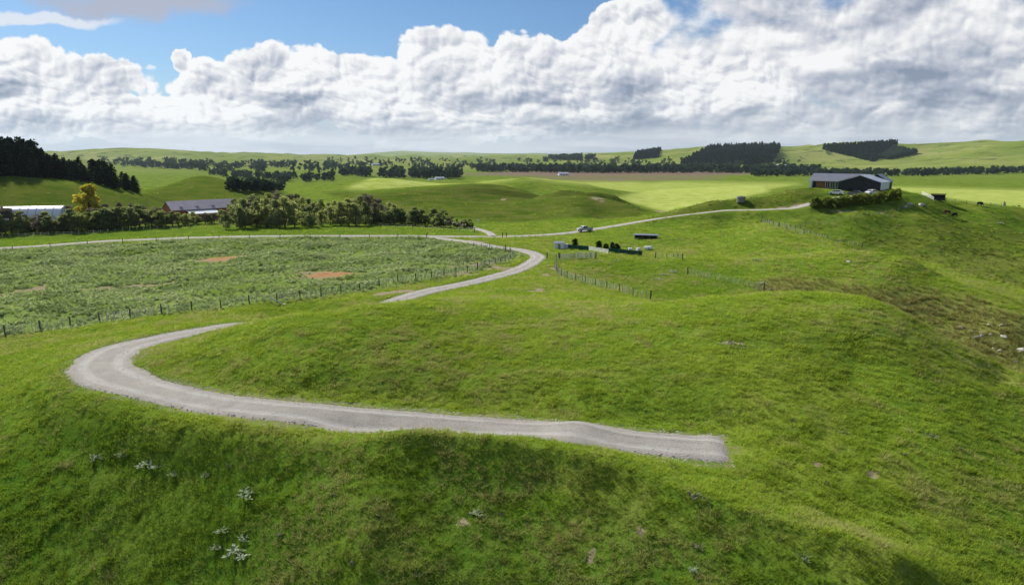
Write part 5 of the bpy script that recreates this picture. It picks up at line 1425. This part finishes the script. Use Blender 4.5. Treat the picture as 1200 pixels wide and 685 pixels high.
# coarse tussock on the hills
x, y = polar_points(rg, lambda r: .30 * smoothstep(120, 190, r) * (1 - smoothstep(330, 480, r)), 120, 480)
keep = (grid_sample(TRACK_D, x, y) > 1.0) & (grid_sample(weed, x, y) < .2) & ((grid_sample(olive, x, y) < .25) | (rg.uniform(0, 1, len(x)) < .15)) & (rg.uniform(0, 1, len(x)) < .6 + 2 * fnoise(x / 14, y / 14, 93, 3))
x, y = x[keep], y[keep]
o = scatter('hill_grass', np.stack([x, y, H(x, y)], -1), rg.uniform(2.0, 4.6, len(x)), rg.uniform(0, 6.28, len(x)), np.clip(.25 + 1.0 * fnoise(x / 20, y / 20, 94, 3) + rg.normal(0, .2, len(x)), 0, 1), TUFTS, seed=4)
o['kind'] = 'stuff'; o['label'] = 'coarse grass tufts on the hill slopes beyond the mound'; o['category'] = 'grass'
x, y = polar_points(rg, lambda r: .55 * smoothstep(120, 170, r) * (1 - smoothstep(215, 250, r)), 120, 250)
keep = (grid_sample(TRACK_D, x, y) > 1.0) & (grid_sample(olive, x, y) > rg.uniform(.1, .5, len(x))) & (rg.uniform(0, 1, len(x)) < .6 + 2 * fnoise(x / 12, y / 12, 92, 3))
x, y = x[keep], y[keep]
o = scatter('hill_rough', np.stack([x, y, H(x, y)], -1), rg.uniform(.5, 1.2, len(x)), rg.uniform(0, 6.28, len(x)), np.clip(.3 + 1.0 * fnoise(x / 16, y / 16, 90, 3) + rg.normal(0, .15, len(x)), 0, 1), HILLT, seed=8)
o['kind'] = 'stuff'; o['label'] = 'olive tufts coloured for the shade on the hill faces'; o['category'] = 'grass'
# weeds of the paddock
x, y = polar_points(rg, lambda r: 3.6 * (100 / r) ** .5, 62, 240)
gw = grid_sample(weed, x, y); gs = grid_sample(soil, x, y); cl = fnoise(x / 5, y / 5, 97, 4, .6)
keep = (gw > rg.uniform(.1, .55, len(x))) & (gs < rg.uniform(.1, .6, len(x))) & (grid_sample(TRACK_D, x, y) > .6) & (rg.uniform(0, 1, len(x)) < .62 + 2.0 * cl)
x, y, cl = x[keep], y[keep], cl[keep]; rr = np.hypot(x, y)
o = scatter('paddock_weeds', np.stack([x, y, H(x, y)], -1), rg.uniform(.5, 1.4, len(x)) * (1 + 1.2 * np.clip(cl, 0, .4)) * (.55 + rr / 380), rg.uniform(0, 6.28, len(x)), np.clip(.5 + 1.7 * fnoise(x / 8, y / 8, 98, 4) + rg.normal(0, .24, len(x)), 0, 1), WEEDS, seed=5)
o['kind'] = 'stuff'; o['label'] = 'grey green thistles and weeds filling the fenced paddock'; o['category'] = 'weeds'
# rank growth in the gully
x, y = polar_points(rg, lambda r: 2.6 + 0 * r, 74, 170)
gr_ = grid_sample(rough, x, y); keep = gr_ > .3 + rg.uniform(0, .5, len(x)); x, y = x[keep], y[keep]
o = scatter('rank_growth', np.stack([x, y, H(x, y)], -1), rg.uniform(.6, 1.4, len(x)), rg.uniform(0, 6.28, len(x)), np.clip(.5 + 1.4 * fnoise(x / 5, y / 5, 99, 3) + rg.normal(0, .2, len(x)), 0, 1), RANK, seed=6)
o['kind'] = 'stuff'; o['label'] = 'rank olive brown growth in the gully behind the mound'; o['category'] = 'scrub'

# loose stones spilled along the near track
STONES = proto_collection('stones', RK)
Ps, ss = resample(near_track, .1); nS = 5200; ii = rg.integers(0, 760, nS)
Tn = np.gradient(Ps, axis=0); Tn /= np.hypot(Tn[:, 0], Tn[:, 1])[:, None]
off = rg.choice([-1, 1], nS) * (1.85 * rg.uniform(.8, 1.22, nS) + np.abs(rg.normal(0, .12, nS))); mid = rg.uniform(0, 1, nS) < .35; off[mid] = rg.uniform(-1.7, 1.7, mid.sum())
wd = 1 + .5 * smoothstep(38, 48, ss[ii]) * (1 - smoothstep(54, 66, ss[ii])); off = off * wd
x = Ps[ii, 0] - Tn[ii, 1] * off + rg.normal(0, .05, nS); y = Ps[ii, 1] + Tn[ii, 0] * off + rg.normal(0, .05, nS)
o = scatter('gravel_stones', np.stack([x, y, H(x, y) + .06 * (np.abs(off) < 1.75 * wd)], -1), rg.uniform(.018, .06, nS), rg.uniform(0, 6.28, nS), rg.uniform(0, 1, nS), STONES, seed=9)
o['kind'] = 'stuff'; o['label'] = 'loose pale stones on and beside the near gravel track'; o['category'] = 'gravel'

# ------------------------------------------------------------------ thistles on the bank (each plant its own)
M['thistle'] = foliage('thistle_leaf', (0.24, 0.32, 0.16), (0.50, 0.56, 0.38), 0.3, up=.5)
M['dry_thistle'] = foliage('dry_thistle', (0.12, 0.12, 0.085), (0.30, 0.29, 0.24), 0.2)
def thistle_mesh(rs, mat, n=110, sparse=1.0):
    V = []; F = []; tn = []
    for i in range(n):
        k = rs.integers(0, 7); ca = k * 2.4; cr = .62 * math.sqrt(k / 7) * sparse
        c = np.array([cr * math.cos(ca), cr * math.sin(ca), 0]); a = rs.uniform(0, 6.28); L = rs.uniform(.12, .34); up = rs.uniform(.2, .9)
        d = np.array([math.cos(a), math.sin(a), up]); sdv = np.array([-math.sin(a), math.cos(a), 0]) * L * .16
        b = c + np.array([0, 0, .0]); m = b + d * L * .55; t = b + np.array([d[0], d[1], up * .7]) * L
        o_ = len(V); V += [b - sdv * .4, b + sdv * .4, m + sdv, m - sdv, t + sdv * .1, t - sdv * .1]; F += [(o_, o_+1, o_+2, o_+3), (o_+3, o_+2, o_+4, o_+5)]
        q = rs.uniform(0, 1); tn += [q * .5, q * .5, q, q, 1, 1]
    return tone_mesh('leaves', np.array(V), np.array(F), tn, mat)
def stalk_mesh(rs, mat):
    mb = MB()
    for k in range(7):
        ca = k * 2.4; cr = .62 * math.sqrt(k / 7); h = rs.uniform(.15, .42)
        mb.tube([(cr * math.cos(ca), cr * math.sin(ca), -.05), (cr * math.cos(ca) + rs.normal(0, .04), cr * math.sin(ca) + rs.normal(0, .04), h)], [.014, .006], 5)
    return mb.mesh('stalk', mat)
TH_P = [(thistle_mesh(rg, 'thistle'), stalk_mesh(rg, 'thistle')) for _ in range(4)]
TH_D = [(thistle_mesh(rg, 'dry_thistle', 34, .8), stalk_mesh(rg, 'dry_thistle')) for _ in range(3)]
pale_t = [(115,536,22,'pale thistle clump farthest left on the dark green bank'),(144,533,15,'small pale thistle right of the leftmost clump'),(177,546,30,'large pale thistle clump on the left bank'),(205,556,13,'small pale thistle just below the large left clump'),(243,557,13,'single pale thistle between the large clumps on the bank'),(293,579,30,'big pale thistle clump nearest the middle of the bank'),(262,621,20,'pale thistle above the lowest thistle group'),(255,642,16,'pale thistle left of the lowest thistle group'),(281,648,32,'lowest and widest pale thistle clump near the bottom edge'),(287,631,18,'pale thistle on top of the lowest clump'),(562,601,18,'fresh green thistle rosette in the middle of the bank'),(943,654,16,'pale thistle low at the right of the foreground bank'),(813,668,14,'pale thistle near the bottom edge right of centre')]
dry_t = [(268,546,11,'grey dead thistle right of the upper pale clumps'),(330,627,14,'dark grey dead thistle right of the lower pale clumps'),(392,580,15,'grey dead thistle on the bank below the track ditch'),(587,603,10,'grey dead thistle beside the green rosette'),(415,660,14,'grey dead thistle near the bottom edge left of centre'),(490,673,16,'grey weed at the bottom edge centre'),(815,580,24,'wide dark dead thistle patch below the track end'),(820,641,18,'grey dead thistle above the bottom edge right of centre'),(790,548,14,'grey stony weed patch just below the track end'),(968,567,12,'grey weed right of the track end'),(935,603,9,'small grey weed low right of the track end'),(1090,511,20,'wide grey weed patch on the mound at right'),(988,507,12,'grey weed on the mound right of the track end'),(1058,532,13,'grey weed below the wide right patch'),(930,493,14,'grey weed patch on the mound above the track end'),(858,405,34,'broad grey brown weed patch high on the mound')]
for lst, protos, nm in ((pale_t, TH_P, 'thistle'), (dry_t, TH_D, 'dry_thistle')):
    for i, (u, v, w, lab) in enumerate(lst):
        c = pick(u, v); s = px_h(c, w) / 1.25; e = thing(nm, lab, 'thistle' if 'thistle' in lab else 'weed', c, rg.uniform(0, 6.28)); e.scale = (s, s * rg.uniform(.8, 1.1), min(1.5, max(.9, s * 1.2)))
        lv, st = protos[i % len(protos)]; link('leaves', lv, e); link('stalk', st, e)
# pale scrub in the hollow and on the fold
for u, v, w, lab in ((772,328,14,'lower left pale scrub bush in the hollow'),(778,322,14,'pale flowering scrub bush in the middle of the hollow'),(790,319,16,'upper right pale scrub bush in the hollow'),(723,306,10,'pale grey scrub below the white rail panel'),(888,305,14,'lone pale topped bush on the green fold'),(890,333,16,'rough pale scrub on the eroded bank'),(905,340,14,'rightmost pale scrub on the eroded bank'),(1172,262,12,'pale scrub on the slope at the right edge')):
    c = pick(u, v); s = px_h(c, w) / 1.5; e = thing('scrub_bush', lab, 'bush', c, rg.uniform(0, 6.28)); e.scale = (s, s, s * 1.3)
    lv, st = TH_P[int(rg.integers(4))]; link('leaves', lv, e); link('stalk', st, e)

# ------------------------------------------------------------------ haze: the air of the valley
hz_b = MB().box(-17000, 17000, -17000, 17500, -120, 420)
M['haze'] = bpy.data.materials.new('haze'); M['haze'].use_nodes = True
_n = M['haze'].node_tree.nodes; _n.clear(); _v = _n.new('ShaderNodeVolumePrincipled'); _o = _n.new('ShaderNodeOutputMaterial')
_v.inputs['Color'].default_value = (0.70, 0.83, 1.0, 1); _v.inputs['Density'].default_value = 2.3e-5; _v.inputs['Anisotropy'].default_value = 0.3
M['haze'].node_tree.links.new(_v.outputs[0], _o.inputs['Volume'])
haze = hz_b.obj('haze', 'haze', None, kind='stuff')

# ------------------------------------------------------------------ labels: things alike in a row are told apart by their order
ORDN = ['first', 'second', 'third', 'fourth', 'fifth', 'sixth', 'seventh', 'eighth', 'ninth', 'tenth', 'eleventh', 'twelfth', 'thirteenth', 'fourteenth', 'fifteenth', 'sixteenth', 'seventeenth', 'eighteenth', 'nineteenth', 'twentieth', 'twenty-first', 'twenty-second', 'twenty-third', 'twenty-fourth', 'twenty-fifth', 'twenty-sixth', 'twenty-seventh', 'twenty-eighth', 'twenty-ninth', 'thirtieth']
bylab = {}
for o in col.objects:
    if o.parent is None and 'label' in o and 'kind' not in o: bylab.setdefault(o['label'], []).append(o)
for lab, os_ in bylab.items():
    if len(os_) < 2 or 'inside the hilltop' in lab or 'lower middle of the hilltop' in lab or 'behind the shelterbelt front' in lab: continue
    lab = lab.replace('leafy tree', 'tree')
    os_.sort(key=lambda o: float(project(o.location.x, o.location.y, o.location.z)[0]))
    for i, o in enumerate(os_):
        o['label'] = f'{lab}, {ORDN[min(i, 29)] if i < len(os_) - 1 else "last"} from the left'
